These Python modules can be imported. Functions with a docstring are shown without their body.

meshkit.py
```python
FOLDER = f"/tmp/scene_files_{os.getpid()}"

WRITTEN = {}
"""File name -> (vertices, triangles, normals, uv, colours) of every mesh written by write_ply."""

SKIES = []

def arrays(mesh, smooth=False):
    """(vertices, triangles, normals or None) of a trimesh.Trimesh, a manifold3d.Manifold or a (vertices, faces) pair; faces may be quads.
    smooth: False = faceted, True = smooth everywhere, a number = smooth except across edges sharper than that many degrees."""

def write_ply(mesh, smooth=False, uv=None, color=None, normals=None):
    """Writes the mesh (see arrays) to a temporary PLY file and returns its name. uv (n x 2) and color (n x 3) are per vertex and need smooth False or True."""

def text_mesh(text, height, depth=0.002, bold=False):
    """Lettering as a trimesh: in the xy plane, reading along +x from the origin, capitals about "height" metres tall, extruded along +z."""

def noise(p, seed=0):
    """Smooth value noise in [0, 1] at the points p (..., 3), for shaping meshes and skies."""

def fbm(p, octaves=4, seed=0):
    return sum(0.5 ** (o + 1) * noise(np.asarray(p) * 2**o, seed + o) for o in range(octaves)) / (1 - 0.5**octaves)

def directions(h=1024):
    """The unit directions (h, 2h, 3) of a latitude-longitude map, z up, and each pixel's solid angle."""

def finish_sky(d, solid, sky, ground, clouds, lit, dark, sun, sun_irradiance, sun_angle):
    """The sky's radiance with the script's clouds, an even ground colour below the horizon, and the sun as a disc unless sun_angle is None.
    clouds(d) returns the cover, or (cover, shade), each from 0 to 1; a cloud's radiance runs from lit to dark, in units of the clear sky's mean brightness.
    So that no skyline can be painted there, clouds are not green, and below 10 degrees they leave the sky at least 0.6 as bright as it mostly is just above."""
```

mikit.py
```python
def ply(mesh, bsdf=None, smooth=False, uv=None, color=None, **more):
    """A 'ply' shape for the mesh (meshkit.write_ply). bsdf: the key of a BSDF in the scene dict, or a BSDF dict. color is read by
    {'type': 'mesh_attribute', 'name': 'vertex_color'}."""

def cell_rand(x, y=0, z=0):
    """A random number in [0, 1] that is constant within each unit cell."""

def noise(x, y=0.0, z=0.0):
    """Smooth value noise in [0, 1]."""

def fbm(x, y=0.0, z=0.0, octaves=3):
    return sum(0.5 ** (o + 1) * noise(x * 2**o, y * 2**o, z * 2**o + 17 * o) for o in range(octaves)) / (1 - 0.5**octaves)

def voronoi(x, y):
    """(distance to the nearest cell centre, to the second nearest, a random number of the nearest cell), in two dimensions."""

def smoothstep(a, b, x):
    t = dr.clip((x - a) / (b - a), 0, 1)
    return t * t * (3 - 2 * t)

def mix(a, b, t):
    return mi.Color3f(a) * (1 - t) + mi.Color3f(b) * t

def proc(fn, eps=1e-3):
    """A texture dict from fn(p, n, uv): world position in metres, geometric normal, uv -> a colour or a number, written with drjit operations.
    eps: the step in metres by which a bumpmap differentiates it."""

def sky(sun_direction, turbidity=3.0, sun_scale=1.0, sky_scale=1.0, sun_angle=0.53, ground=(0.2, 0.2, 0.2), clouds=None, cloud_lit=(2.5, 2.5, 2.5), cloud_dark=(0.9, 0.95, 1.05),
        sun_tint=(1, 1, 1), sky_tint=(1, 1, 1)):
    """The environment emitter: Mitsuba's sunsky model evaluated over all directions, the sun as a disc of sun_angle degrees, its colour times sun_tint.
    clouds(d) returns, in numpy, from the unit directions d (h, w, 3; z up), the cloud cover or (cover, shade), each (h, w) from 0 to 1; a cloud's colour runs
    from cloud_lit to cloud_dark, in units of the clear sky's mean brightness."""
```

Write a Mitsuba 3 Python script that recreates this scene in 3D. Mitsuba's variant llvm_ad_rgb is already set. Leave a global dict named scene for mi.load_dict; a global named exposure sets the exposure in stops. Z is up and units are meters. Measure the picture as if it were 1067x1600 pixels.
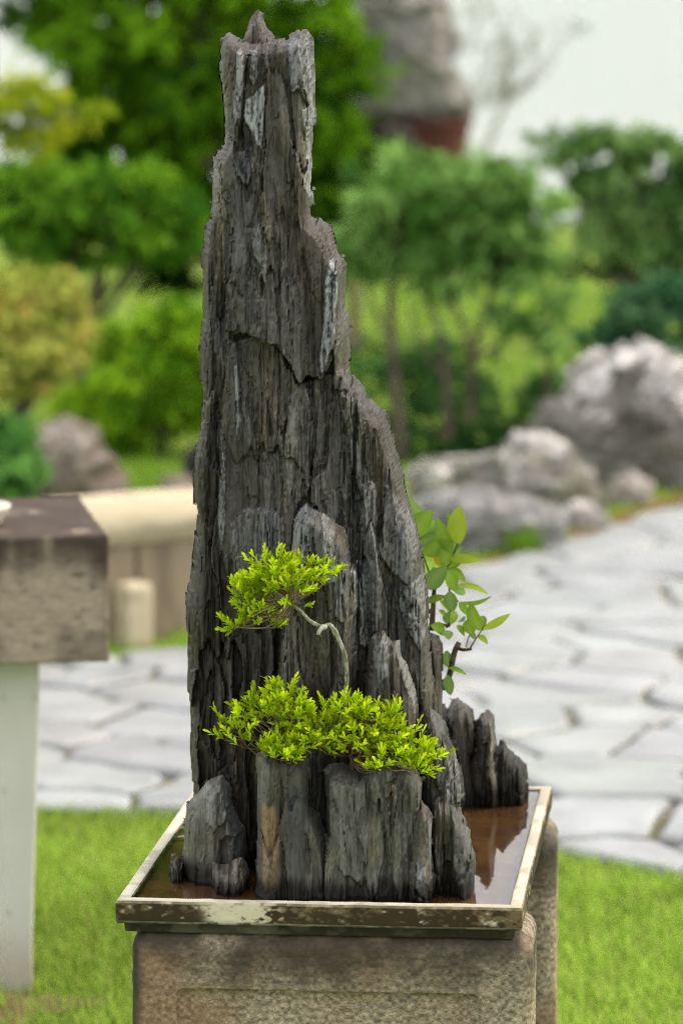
import math, numpy as np, trimesh, shapely, mitsuba as mi, mikit, drjit as dr
from shapely.geometry import Polygon, LineString
from scipy.spatial import cKDTree, Voronoi
from scipy.ndimage import distance_transform_edt as edt, gaussian_filter
import manifold3d as m3
import meshkit
from meshkit import noise as vnoise, fbm as vfbm
T = mi.ScalarTransform4f
scene, labels = {}, {}

# ------------------------------------------------------------------ camera, sky, exposure
F_PX, W_PX, H_PX = 5800.0, 1067.0, 1600.0          # focal length in pixels of the photograph
CAM = np.array([0.0, 0.0, 1.6])
PITCH = math.atan(825 / F_PX)
FWD = np.array([0, math.cos(PITCH), -math.sin(PITCH)])
UPV = np.array([0, math.sin(PITCH), math.cos(PITCH)])
scene['camera'] = {'type': 'thinlens', 'fov': 2 * math.degrees(math.atan(H_PX / 2 / F_PX)), 'fov_axis': 'y',
                   'aperture_radius': 0.0145, 'focus_distance': 4.42, 'near_clip': 0.1, 'far_clip': 500.0,
                   'to_world': T().look_at(CAM.tolist(), (CAM + FWD).tolist(), [0, 0, 1])}
def cloud_cover(d):
    n = vfbm(d * [3.0, 3.0, 6.0], 4, 5)
    return np.ones(d.shape[:2]), np.clip((n - .35) * 0.8, 0, 1)
scene['sky'] = mikit.sky((0.75, 0.25, 0.80), turbidity=4, sun_scale=0.3, sun_angle=24, clouds=cloud_cover,
                         cloud_lit=(2.5, 2.5, 2.5), cloud_dark=(1.6, 1.65, 1.7), ground=(0.12, 0.16, 0.06))
exposure = 2.9

# ------------------------------------------------------------------ photograph -> place
def ray(px, py):
    px, py = np.asarray(px, float), np.asarray(py, float)
    return FWD + ((px - W_PX / 2) / F_PX)[..., None] * np.array([1.0, 0, 0]) - ((py - H_PX / 2) / F_PX)[..., None] * UPV
def at(px, py, Y):
    r = ray(px, py)
    return CAM + r * (np.asarray(Y) / r[..., 1])[..., None]
def on(px, py, z=0.0):
    r = ray(px, py)
    return CAM + r * ((z - CAM[2]) / r[..., 2])[..., None]
def ppm(Y):                                           # pixels per metre at distance Y
    return F_PX / (Y * math.cos(PITCH) + .1)

# ------------------------------------------------------------------ bookkeeping
def numbered(k):
    if k not in scene and k not in labels and not any(s.startswith(k + '__') for s in scene): return k
    i = 1
    while f'{k}_{i:03d}' in scene or f'{k}_{i:03d}' in labels: i += 1
    return f'{k}_{i:03d}'
def thing(name, label, cat, group=None):
    k = numbered(name); labels[k] = {'label': label, 'category': cat}
    if group: labels[k]['group'] = group
    return k
def setting(name, kind='structure', label=None):
    labels[name] = {'kind': kind}
    if label: labels[name]['label'] = label
    return name
PART_N = {}
def put(key, mesh, bsdf, **kw):
    scene[key] = mikit.ply(mesh, bsdf, **kw); return key
def part(parent, name, mesh, bsdf, label=None, kind=None, **kw):
    base = f'{parent}__{name}'; n = PART_N.get(base, 0); PART_N[base] = n + 1
    k = base if n == 0 else f'{base}_{n:03d}'
    scene[k] = mikit.ply(mesh, bsdf, **kw)
    if label or kind:
        labels[k] = {a: b for a, b in (('label', label), ('kind', kind)) if b}
    return k

# ------------------------------------------------------------------ materials
def vcol(): return {'type': 'mesh_attribute', 'name': 'vertex_color'}
scene['rock_mat'] = {'type': 'twosided', 'bsdf': {'type': 'principled', 'base_color': vcol(), 'roughness': 0.58, 'specular': 0.22}}
scene['dry_mat'] = {'type': 'twosided', 'bsdf': {'type': 'principled', 'base_color': vcol(), 'roughness': 0.85, 'specular': 0.25}}
scene['leaf_mat'] = {'type': 'principledthin', 'base_color': vcol(), 'roughness': 0.42, 'spec_trans': 0.0, 'diff_trans': 0.85, 'eta': 1.4}
scene['gloss_leaf_mat'] = {'type': 'principledthin', 'base_color': vcol(), 'roughness': 0.3, 'spec_trans': 0.0, 'diff_trans': 0.7, 'eta': 1.5}
scene['far_leaf_mat'] = {'type': 'principledthin', 'base_color': vcol(), 'roughness': 0.26, 'spec_trans': 0.0, 'diff_trans': 0.5, 'eta': 1.5}
scene['grass_mat'] = {'type': 'twosided', 'bsdf': {'type': 'diffuse', 'reflectance': vcol()}}
scene['slab_mat'] = {'type': 'twosided', 'bsdf': {'type': 'principled', 'base_color': vcol(), 'roughness': 0.42, 'specular': 0.55}}
scene['water_mat'] = {'type': 'dielectric', 'int_ior': 1.33, 'ext_ior': 1.0}
def lawn_fn(p, n, uv):
    a = mikit.fbm(p.x * 2.1, p.y * 1.3, 0, 3); b = mikit.noise(p.x * 30, p.y * 30, 2)
    c = mikit.mix((0.11, 0.175, 0.025), (0.16, 0.22, 0.032), mikit.smoothstep(.35, .65, a))
    return mikit.mix(c, (0.16, 0.12, 0.05), mikit.smoothstep(.72, .9, b) * .5)
scene['lawn_mat'] = {'type': 'principled', 'base_color': mikit.proc(lawn_fn), 'roughness': 0.9, 'specular': 0.2}
def soil_fn(p, n, uv):
    a = mikit.fbm(p.x * 9, p.y * 9, 0, 3)
    return mikit.mix((0.14, 0.125, 0.095), (0.08, 0.085, 0.045), mikit.smoothstep(.4, .6, a))
scene['joint_mat'] = {'type': 'principled', 'base_color': mikit.proc(soil_fn), 'roughness': 0.9}
def plaster_fn(p, n, uv):
    a = mikit.fbm(p.x * .5, p.z * .9, 3, 4)
    return mikit.mix((0.80, 0.80, 0.86), (0.85, 0.84, 0.89), mikit.smoothstep(.3, .7, a))
scene['plaster_mat'] = {'type': 'twosided', 'bsdf': {'type': 'principled', 'base_color': mikit.proc(plaster_fn), 'roughness': 0.8}}

# ------------------------------------------------------------------ mesh helpers
def cat(ms): return trimesh.util.concatenate(ms)
def tube(pts, rad, n=7, cap=True):
    pts = np.asarray(pts, float); rad = np.broadcast_to(np.asarray(rad, float), len(pts))
    tang = np.gradient(pts, axis=0); tang /= np.linalg.norm(tang, axis=1, keepdims=True) + 1e-12
    ref = np.array([0.3, 1, 0.2]); a = np.cross(tang, ref); a /= np.linalg.norm(a, axis=1, keepdims=True) + 1e-12
    b = np.cross(tang, a); ang = np.arange(n) * 2 * np.pi / n
    v = pts[:, None] + rad[:, None, None] * (np.cos(ang)[None, :, None] * a[:, None] + np.sin(ang)[None, :, None] * b[:, None])
    m = len(pts); i, j = np.meshgrid(np.arange(m - 1), np.arange(n), indexing='ij'); jn = (j + 1) % n
    q = np.stack([i * n + j, i * n + jn, (i + 1) * n + jn, (i + 1) * n + j], -1).reshape(-1, 4)
    f = np.vstack([q[:, [0, 2, 1]], q[:, [0, 3, 2]]]); v = v.reshape(-1, 3)
    if cap:
        k = np.arange(n); v = np.vstack([v, pts[:1], pts[-1:]])
        f = np.vstack([f, np.stack([np.full(n, m * n), k, (k + 1) % n], 1), np.stack([np.full(n, m * n + 1), (m - 1) * n + (k + 1) % n, (m - 1) * n + k], 1)])
    return trimesh.Trimesh(v, f, process=False)
def curve(pts, n=16):
    from scipy.interpolate import PchipInterpolator
    pts = np.asarray(pts, float); s = np.r_[0, np.cumsum(np.linalg.norm(np.diff(pts, axis=0), axis=1))]
    return PchipInterpolator(s, pts)(np.linspace(0, s[-1], n))
def rbox(lo, hi, r, sub=2):
    lo, hi = np.asarray(lo, float), np.asarray(hi, float); s = trimesh.creation.icosphere(sub, r).vertices
    c = np.array([[x, y, z] for x in (lo[0] + r, hi[0] - r) for y in (lo[1] + r, hi[1] - r) for z in (lo[2] + r, hi[2] - r)])
    return trimesh.convex.convex_hull((c[:, None] + s[None]).reshape(-1, 3))
def dense(mesh, edge):
    v, f = trimesh.remesh.subdivide_to_size(mesh.vertices, mesh.faces, edge, max_iter=30)
    m = trimesh.Trimesh(v, f, process=True); m.merge_vertices(); return m
def seg_dist(P, poly):
    """distance of points P (n,2) to a closed polygon, negative outside"""
    A = np.asarray(poly, float); B = np.roll(A, -1, 0); best = np.full(len(P), 1e9)
    for a, b in zip(A, B):
        ab = b - a; t = np.clip(((P - a) @ ab) / max(ab @ ab, 1e-12), 0, 1)
        best = np.minimum(best, np.linalg.norm(P - a - t[:, None] * ab, axis=1))
    ins = shapely.contains_xy(Polygon(A), P[:, 0], P[:, 1])
    return np.where(ins, best, -best)
def sstep(a, b, x):
    t = np.clip((x - a) / (b - a), 0, 1); return t * t * (3 - 2 * t)
def lerp(a, b, t): return np.asarray(a) * (1 - t[..., None]) + np.asarray(b) * t[..., None]
def leaves(P, D, N, L, Wd, bend, shape='lance'):
    """many leaves as one mesh: base points P, directions D, normals N, length L, width Wd, droop bend; returns (verts, faces, leaf index per vertex)"""
    n = len(P); D = D / (np.linalg.norm(D, axis=1, keepdims=True) + 1e-9)
    S = np.cross(D, N); S /= np.linalg.norm(S, axis=1, keepdims=True) + 1e-9; N = np.cross(S, D)
    if shape == 'lance': tt, ww = [.0, .35, .75, 1.0], [.08, .36, .50, .14]
    else: tt, ww = [.0, .3, .65, 1.0], [.08, .5, .4, .03]
    V, k = [], len(tt)
    for t, w in zip(tt, ww):
        c = P + D * (L * t)[:, None] - N * (bend * L * t * t)[:, None]
        up = N * (Wd * w * .35)[:, None]
        V += [c - S * (Wd * w)[:, None] + up, c + S * (Wd * w)[:, None] + up]
    V = np.stack(V, 1)
    f = []
    for i in range(k - 1): f += [[2 * i, 2 * i + 1, 2 * i + 3], [2 * i, 2 * i + 3, 2 * i + 2]]
    f = np.array(f); Fc = (np.arange(n)[:, None, None] * 2 * k + f[None]).reshape(-1, 3)
    return V.reshape(-1, 3), Fc, np.repeat(np.arange(n), 2 * k)
def rdir(rng, n):
    v = rng.normal(size=(n, 3)); return v / np.linalg.norm(v, axis=1, keepdims=True)

# ------------------------------------------------------------------ tray geometry
ZT = float(at(498, 1412, 4.2)[2])                      # top of the rim
ZW = ZT - 0.0032                                        # water level
ZFLOOR = ZT - 0.022
TC = [on(181, 1406, ZT), on(815, 1418, ZT), on(862, 1228, ZT), on(307, 1226, ZT)]     # corners of the rim

# ------------------------------------------------------------------ the ground
XS, YS = 9.0, 34.0
def sheet(x0, x1, y0, y1, z): return trimesh.Trimesh([[x0, y0, z], [x1, y0, z], [x1, y1, z], [x0, y1, z]], [[0, 1, 2], [0, 2, 3]], process=False)
put(setting('ground'), sheet(-60, 60, -20, 120, 0.0), 'lawn_mat')

up_px = [(-700, 1085), (-300, 1062), (60, 1041), (290, 1022), (500, 972), (700, 906), (890, 852), (1067, 786), (1400, 700)]
lo_px = [(1500, 1500), (1300, 1440), (1067, 1382), (868, 1338), (600, 1300), (300, 1281), (60, 1275), (-300, 1262), (-700, 1250)]
pave_poly = Polygon([on(x, y)[:2] for x, y in up_px + lo_px]).buffer(0)
pave_key = setting('pavement')
pv, pf = trimesh.creation.triangulate_polygon(pave_poly, engine='earcut')
put(pave_key, trimesh.Trimesh(np.c_[pv, np.full(len(pv), .004)], pf, process=False), 'joint_mat')
rng = np.random.default_rng(11)
gx, gy = np.meshgrid(np.arange(-3, 4, .225), np.arange(4.5, 15, .31)); pts = np.c_[gx.ravel(), gy.ravel()]
pts[:, 0] += .11 * (np.round(pts[:, 1] / .31) % 2)
pts += rng.uniform(-1, 1, pts.shape) * [.145, .16]
vor = Voronoi(pts)
def slab_mesh(poly, h, r):
    ring = np.array(poly.exterior.coords)[:-1]
    if not poly.exterior.is_ccw: ring = ring[::-1]
    c = np.array(poly.centroid.coords[0]); n = len(ring); d = ring - c
    ins = c + d * (1 - .012 / np.maximum(np.linalg.norm(d, axis=1, keepdims=True), .02))
    tilt = r.uniform(-.012, .012, 2)
    V = [np.c_[ring, np.zeros(n)], np.c_[ring, np.full(n, h - .008) + d @ tilt], np.c_[ins, np.full(n, h) + d @ tilt + .004 * (vnoise(np.c_[ins * 9, np.zeros(n)], 3) - .5)]]
    for q in (.72, .4): V.append(np.c_[c + (ins - c) * q, np.full(n, h) + d @ tilt * q + .006 * (vnoise(np.c_[(c + (ins - c) * q) * 11, np.zeros(n)], 4) - .5)])
    V = np.vstack(V + [[[*c, h + .001]]]); k = np.arange(n); k1 = (k + 1) % n; f = []
    for a in (0, 1, 2, 3): f += [np.stack([a * n + k, a * n + k1, (a + 1) * n + k1], 1), np.stack([a * n + k, (a + 1) * n + k1, (a + 1) * n + k], 1)]
    f.append(np.stack([4 * n + k, 4 * n + k1, np.full(n, 5 * n)], 1))
    return trimesh.Trimesh(V, np.vstack(f), process=False)
for ri, reg in enumerate(vor.point_region):
    r = vor.regions[reg]
    if -1 in r or not r: continue
    pg = Polygon(vor.vertices[r]).intersection(pave_poly)
    if pg.is_empty or pg.geom_type != 'Polygon': continue
    c = pg.centroid
    if abs(c.x) > .115 * c.y + .5: continue
    g = rng.uniform(.0055, .011)
    pg = pg.buffer(-g - .025, join_style=1).buffer(.025, quad_segs=3).simplify(.004)
    if pg.is_empty or pg.geom_type != 'Polygon' or pg.area < .01: continue
    pg = shapely.segmentize(pg, .09)
    co = np.array(pg.exterior.coords); co = co + (np.stack([vnoise(np.c_[co * 14, np.zeros(len(co))], 5), vnoise(np.c_[co * 14, np.zeros(len(co))], 6)], 1) - .5) * .036
    pg = Polygon(co).buffer(0)
    if pg.geom_type != 'Polygon': continue
    m = slab_mesh(pg, rng.uniform(.016, .026), rng)
    tone = rng.uniform(.88, 1.06) * np.array([.252, .266, .273]) + rng.uniform(-.005, .005, 3)
    mot = vfbm(np.c_[m.vertices[:, :2] * 10, np.zeros(len(m.vertices))], 3, 9)[:, None]
    part(pave_key, 'stone', m, 'slab_mat', color=tone * (.68 + .64 * mot), smooth=False)

# ------------------------------------------------------------------ grass
def blades(P, h, w, r, c0, c1, lean=.5):
    n = len(P); a = r.uniform(0, 2 * np.pi, n); hh = h * r.uniform(.5, 1.3, n)
    d = np.stack([np.cos(a), np.sin(a), np.zeros(n)], 1); s = np.stack([-np.sin(a), np.cos(a), np.zeros(n)], 1)
    le = (lean * r.uniform(.2, 1.3, n) * hh)[:, None]; ww = (w * r.uniform(.6, 1.3, n))[:, None]
    up = np.array([0, 0, 1.0]) * hh[:, None]
    V = np.stack([P - s * ww, P + s * ww, P + d * le * .35 + up * .6 - s * ww * .7, P + d * le * .35 + up * .6 + s * ww * .7, P + d * le + up], 1)
    f = np.array([[0, 1, 3], [0, 3, 2], [2, 3, 4]]); Fc = (np.arange(n)[:, None, None] * 5 + f).reshape(-1, 3)
    t = r.uniform(0, 1, n)[:, None]; dry = (r.uniform(0, 1, n) < .07)[:, None]
    patch = sstep(.38, .62, vfbm(np.c_[P[:, :2] * 3.0, np.zeros(n)], 3, 4))[:, None]
    c = np.asarray(c0) * (1 - t) + np.asarray(c1) * t; c = c * (.85 + .3 * patch); c = np.where(dry, [.30, .25, .10], c)
    return V.reshape(-1, 3), Fc, np.repeat(c, 5, 0)
def scatter(r, n, x0, x1, y0, y1, keep=None):
    P = np.c_[r.uniform(x0, x1, n), r.uniform(y0, y1, n)]
    P = P[np.abs(P[:, 0]) < .1 * P[:, 1] + .25]
    if keep is not None: P = P[keep(P)]
    return np.c_[P, np.zeros(len(P))]
bare_c = on(40, 1575)[:2]; BARE = Polygon([bare_c + (.085 + .035 * math.sin(3 * a + 1) + .02 * math.sin(7 * a)) * np.array([math.cos(a), 1.1 * math.sin(a)]) for a in np.linspace(0, 6.2, 40)])
BTHIN = np.random.default_rng(2)
off_pave = lambda P: ~shapely.contains_xy(pave_poly.buffer(-.015), P[:, 0], P[:, 1]) & ~(shapely.contains_xy(BARE, P[:, 0], P[:, 1]) & (BTHIN.uniform(size=len(P)) < .6))
r = np.random.default_rng(3)
gv, gf, gc = [], [], []
for n, box, h, w in ((95000, (-1.0, 1.0, 4.9, 7.3), .028, .0011), (26000, (-1.3, 1.3, 8.2, 12.5), .03, .002), (24000, (-2.4, 2.4, 12.5, 20.0), .04, .0035)):
    P = scatter(r, n, *box, keep=off_pave)
    V, Fc, C = blades(P, h, w, r, *(((.24, .385, .05), (.31, .45, .065)) if w < .0015 else ((.15, .33, .014), (.21, .39, .02))), .8)
    gf.append(Fc + sum(len(a) for a in gv)); gv.append(V); gc.append(C)
labels['grass'] = {'label': 'short bright green lawn grass around the stone paving', 'category': 'grass', 'kind': 'stuff'}
put('grass', (np.vstack(gv), np.vstack(gf)), 'grass_mat', color=np.vstack(gc))

# ------------------------------------------------------------------ rocks of the miniature landscape
def plates(x, z, cx, cz, seed, warp=.35):
    """upright flakes: (random level of the flake, tilt along it, distance to its edge)"""
    q = np.c_[x / cx, z / cz]
    w = np.stack([vnoise(np.c_[q * 1.7, np.full(len(q), 3.1)], seed), vnoise(np.c_[q * 1.7, np.full(len(q), 8.3)], seed + 1)], 1) - .5
    w2 = np.stack([vnoise(np.c_[q * 6.1, np.full(len(q), 1.7)], seed + 2), vnoise(np.c_[q * 6.1, np.full(len(q), 5.9)], seed + 3)], 1) - .5
    q = q + w * warp * 2 + w2 * warp * .6
    lo, hi = np.floor(q.min(0)) - 2, np.ceil(q.max(0)) + 2
    rg = np.random.default_rng(seed)
    g = np.stack(np.meshgrid(np.arange(lo[0], hi[0]), np.arange(lo[1], hi[1]), indexing='ij'), -1).reshape(-1, 2)
    c = g + rg.uniform(0, 1, g.shape); lev = rg.uniform(0, 1, len(c)); tl = rg.uniform(-1, 1, (len(c), 2))
    d, i = cKDTree(c).query(q, k=2)
    dq = q - c[i[:, 0]]
    return lev[i[:, 0]], (dq * tl[i[:, 0]]).sum(1), d[:, 1] - d[:, 0]

def rock(key, outline, base_py, depth, seed, slabs=(), tone=1.0, blue=.3, brown=.35, step=.00135, R=.03, damp=.04, facing=0.0, Ymid=None, relief=1.0, stain=None, jag=1.0, tints=(), face=0.0, calmness=.9):
    """A standing stone: its outline as the photograph shows it, stood on its own foot in the tray, with real depth, flakes, ledges and grain."""
    if Ymid is None:
        Ymid = float(on(500, base_py, ZW)[1]) + depth * .46
    M = lambda pts: at(np.array(pts, float)[:, 0], np.array(pts, float)[:, 1], Ymid)[:, [0, 2]]
    poly = M(outline); lo, hi = poly.min(0), poly.max(0); lo[1] = max(lo[1], ZFLOOR - .004)
    poly[:, 1] = np.maximum(poly[:, 1], ZFLOOR - .004)
    xs, zs = np.arange(lo[0] - .006, hi[0] + .006 + step, step), np.arange(lo[1] - 2 * step, hi[1] + .006, step)
    X, Z = np.meshgrid(xs, zs, indexing='ij'); P = np.c_[X.ravel(), Z.ravel()]
    d = seg_dist(P, poly)
    e = np.full(len(P), seed * 1.37)
    # uneven edge, stepping from flake to flake
    le, te, _ = plates(P[:, 0], P[:, 1], .016, .060, seed + 70); lf, tf, _ = plates(P[:, 0], P[:, 1], .007, .045, seed + 80)
    d = d + jag * (.0046 * (le + .6 * te - .5) + .0012 * (lf + .6 * tf - .5) + .0006 * (vfbm(np.c_[P[:, 0] * 260, P[:, 1] * 60, e], 3, seed) - .5) + .0030 * (vfbm(np.c_[P[:, 0] * 60, P[:, 1] * 25, e], 2, seed + 1) - .5)) * sstep(0, .012, P[:, 1] - ZFLOOR)
    D = d.reshape(X.shape); ins = D > 0
    quad = ins[:-1, :-1] & ins[1:, :-1] & ins[:-1, 1:] & ins[1:, 1:]
    used = np.zeros_like(ins); used[:-1, :-1] |= quad; used[1:, :-1] |= quad; used[:-1, 1:] |= quad; used[1:, 1:] |= quad
    inner = np.zeros_like(ins)
    inner[1:-1, 1:-1] = quad[:-1, :-1] & quad[1:, :-1] & quad[:-1, 1:] & quad[1:, 1:]
    rim = used & ~inner
    gX, gZ = np.gradient(D, step); gl = np.sqrt(gX**2 + gZ**2) + 1e-6
    mv = np.where(rim, np.clip(D, 0, 1.5 * step), 0)
    Xs, Zs = X - gX / gl * mv, Z - gZ / gl * mv
    idx = -np.ones(ins.shape, int); idx[used] = np.arange(used.sum())
    DH = edt(gaussian_filter(ins.astype(float), (3.5, 6.0)) > .5, sampling=(step, step * 3.2)); DH = np.maximum(DH - step * 1.5, 0)
    PR = np.sqrt(np.clip(1 - (1 - np.clip(DH / R, 0, 1))**2, 0, 1)); PR = gaussian_filter(PR, (2.0, 5.0)) * np.clip(DH / (3 * step), 0, 1)**.5
    u, v, dd, rm = Xs[used], Zs[used], np.where(rim, 0, DH)[used], rim[used]
    n = len(u); one = np.full(n, seed * 2.11)
    # --- relief of the broken face
    wx = u + .010 * (vfbm(np.c_[u * 9, v * 7, one], 3, seed + 2) - .5) + .005 * (vfbm(np.c_[u * 45, v * 18, one], 2, seed + 22) - .5)
    big = vfbm(np.c_[wx * 22, v * 3.0, one], 3, seed + 3)
    rg1 = 1 - np.abs(2 * vfbm(np.c_[wx * 60, v * 4.5, one], 2, seed + 4) - 1)
    rg2 = 1 - np.abs(2 * vfbm(np.c_[wx * 190, v * 9, one], 2, seed + 5) - 1)
    st = vfbm(np.c_[wx * 520, v * 22, one], 2, seed + 6)
    fine = vfbm(np.c_[u * 420, v * 190, one], 3, seed + 7)
    l1, t1, e1 = plates(u, v, .036, .20, seed + 30)
    l2, t2, e2 = plates(u, v, .014, .085, seed + 40)
    l3, t3, e3 = plates(u, v, .0058, .040, seed + 50)
    patchy = sstep(.4, .62, vfbm(np.c_[u * 14, v * 6, one], 3, seed + 8))
    calm = sstep(.41, .55, vfbm(np.c_[u * 17, v * 4.5, one], 3, seed + 25)) * calmness; rough = 1 - .72 * calm
    h = .022 * (big - .5) + .015 * (l1 + 1.1 * t1) + .0085 * (l2 + 1.2 * t2) * (.4 + .9 * patchy) * (1 - .4 * calm) + .0026 * (l3 + .7 * t3) * (.4 + .9 * (1 - patchy))
    h = h + .0035 * rg1 * rough + .0034 * rg2 * (.5 + patchy) * rough + .0030 * st * rough + .0020 * fine * rough
    h = h - .0030 * (1 - sstep(0, .07, e1)) - .0018 * (1 - sstep(0, .10, e2)) * (l2 > .45)
    cr = 1 - np.abs(2 * vfbm(np.c_[wx * 48, v * 2.6, one], 3, seed + 17) - 1); cr2 = 1 - np.abs(2 * vfbm(np.c_[wx * 110 + 5, v * 6, one], 3, seed + 18) - 1)
    h = h - .0050 * sstep(.93, .99, cr) - .0026 * sstep(.90, .98, cr2) + .0012 * (vfbm(np.c_[u * 700, v * 90, one], 3, seed + 20) - .5)
    h *= relief
    pale = np.zeros(n)
    Q = np.c_[u + .007 * (vfbm(np.c_[u * 70, v * 30, one], 4, seed + 9) - .5) + .003 * (vfbm(np.c_[u * 300, v * 30, one], 2, seed + 19) - .5), v + .018 * (vfbm(np.c_[u * 120, v * 20, one], 4, seed + 10) - .5)]
    for pts, up, soft, pl in slabs:
        mp = M(pts); s = seg_dist(Q, mp); k = sstep(-soft, soft, s)
        if isinstance(up, tuple): up = np.interp(v, [mp[:, 1].min(), mp[:, 1].max()], [up[1], up[0]])
        h = h + up * k; pale = np.maximum(pale, pl * k)
    prof = PR[used]
    half = depth / 2
    fr = half * prof + h * sstep(0, R * .30, dd)
    fr = np.maximum(fr, .0015 + .35 * half * prof); fr = np.where(rm, 0, fr)
    fr = fr + facing * (u - u.mean()) * prof
    bk = half * prof * .95 + .6 * (.03 * (vfbm(np.c_[u * 20, v * 3, one + 9], 3, seed + 60) - .5) + .008 * rg1) * sstep(0, R * .6, dd); bk = np.where(rm, 0, np.maximum(bk, .001))
    Vf = np.c_[u, Ymid - fr, v]; Vb = np.c_[u, Ymid + bk, v]; fz = fr * .9
    i00, i10, i11, i01 = idx[:-1, :-1][quad], idx[1:, :-1][quad], idx[1:, 1:][quad], idx[:-1, 1:][quad]
    f = np.vstack([np.stack([i00, i10, i11], 1), np.stack([i00, i11, i01], 1)])
    bmap = np.where(rm, np.arange(n), n + np.arange(n))
    fb = bmap[f][:, ::-1]
    # --- colour of the stone
    s1 = vfbm(np.c_[wx * 120, v * 7, fz * 110 + one], 4, seed + 11); s2 = vfbm(np.c_[wx * 380, v * 24, fz * 330 + one], 4, seed + 12)
    s3 = vfbm(np.c_[u * 26, v * 6, one], 3, seed + 13); spk = vfbm(np.c_[u * 420, v * 240, fz * 400 + one], 3, seed + 14)
    k = np.clip(.50 * s1 + .45 * s2 + .22 * l2 + .14 * l1 - .17, 0, 1)
    c = lerp((.010, .0088, .0075), (.098, .090, .081), sstep(.26, .70, k))
    c = lerp(c, np.array([.070, .044, .026]) * np.ones((n, 1)), brown * sstep(.46, .62, s3) * sstep(.35, .6, s2))
    c = lerp(c, np.array([.075, .083, .090]) * np.ones((n, 1)), blue * sstep(.45, .60, vfbm(np.c_[u * 34, v * 9, one], 3, seed + 15)) * sstep(.3, .55, s2))
    vein = 1 - np.abs(2 * vfbm(np.c_[wx * 70 + 9, v * 5, one], 3, seed + 21) - 1)
    c = lerp(c, np.array([.22, .17, .11]) * np.ones((n, 1)), brown * sstep(.88, .97, vein) * sstep(.45, .62, s3 * .5 + spk * .5))
    c = lerp(c, np.array([.24, .255, .265]) * np.ones((n, 1)), np.clip(.8 * blue * sstep(.62, .76, s2) * sstep(.46, .66, s1), 0, 1))
    wear = sstep(.80, .97, rg1) * .30 + sstep(.86, .98, rg2) * .22
    c = lerp(c, np.array([.19, .18, .165]) * np.ones((n, 1)), wear * sstep(.35, .6, s3) * sstep(.35, .6, spk))
    c = c * (.60 + .80 * spk)[:, None] * tone
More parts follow.
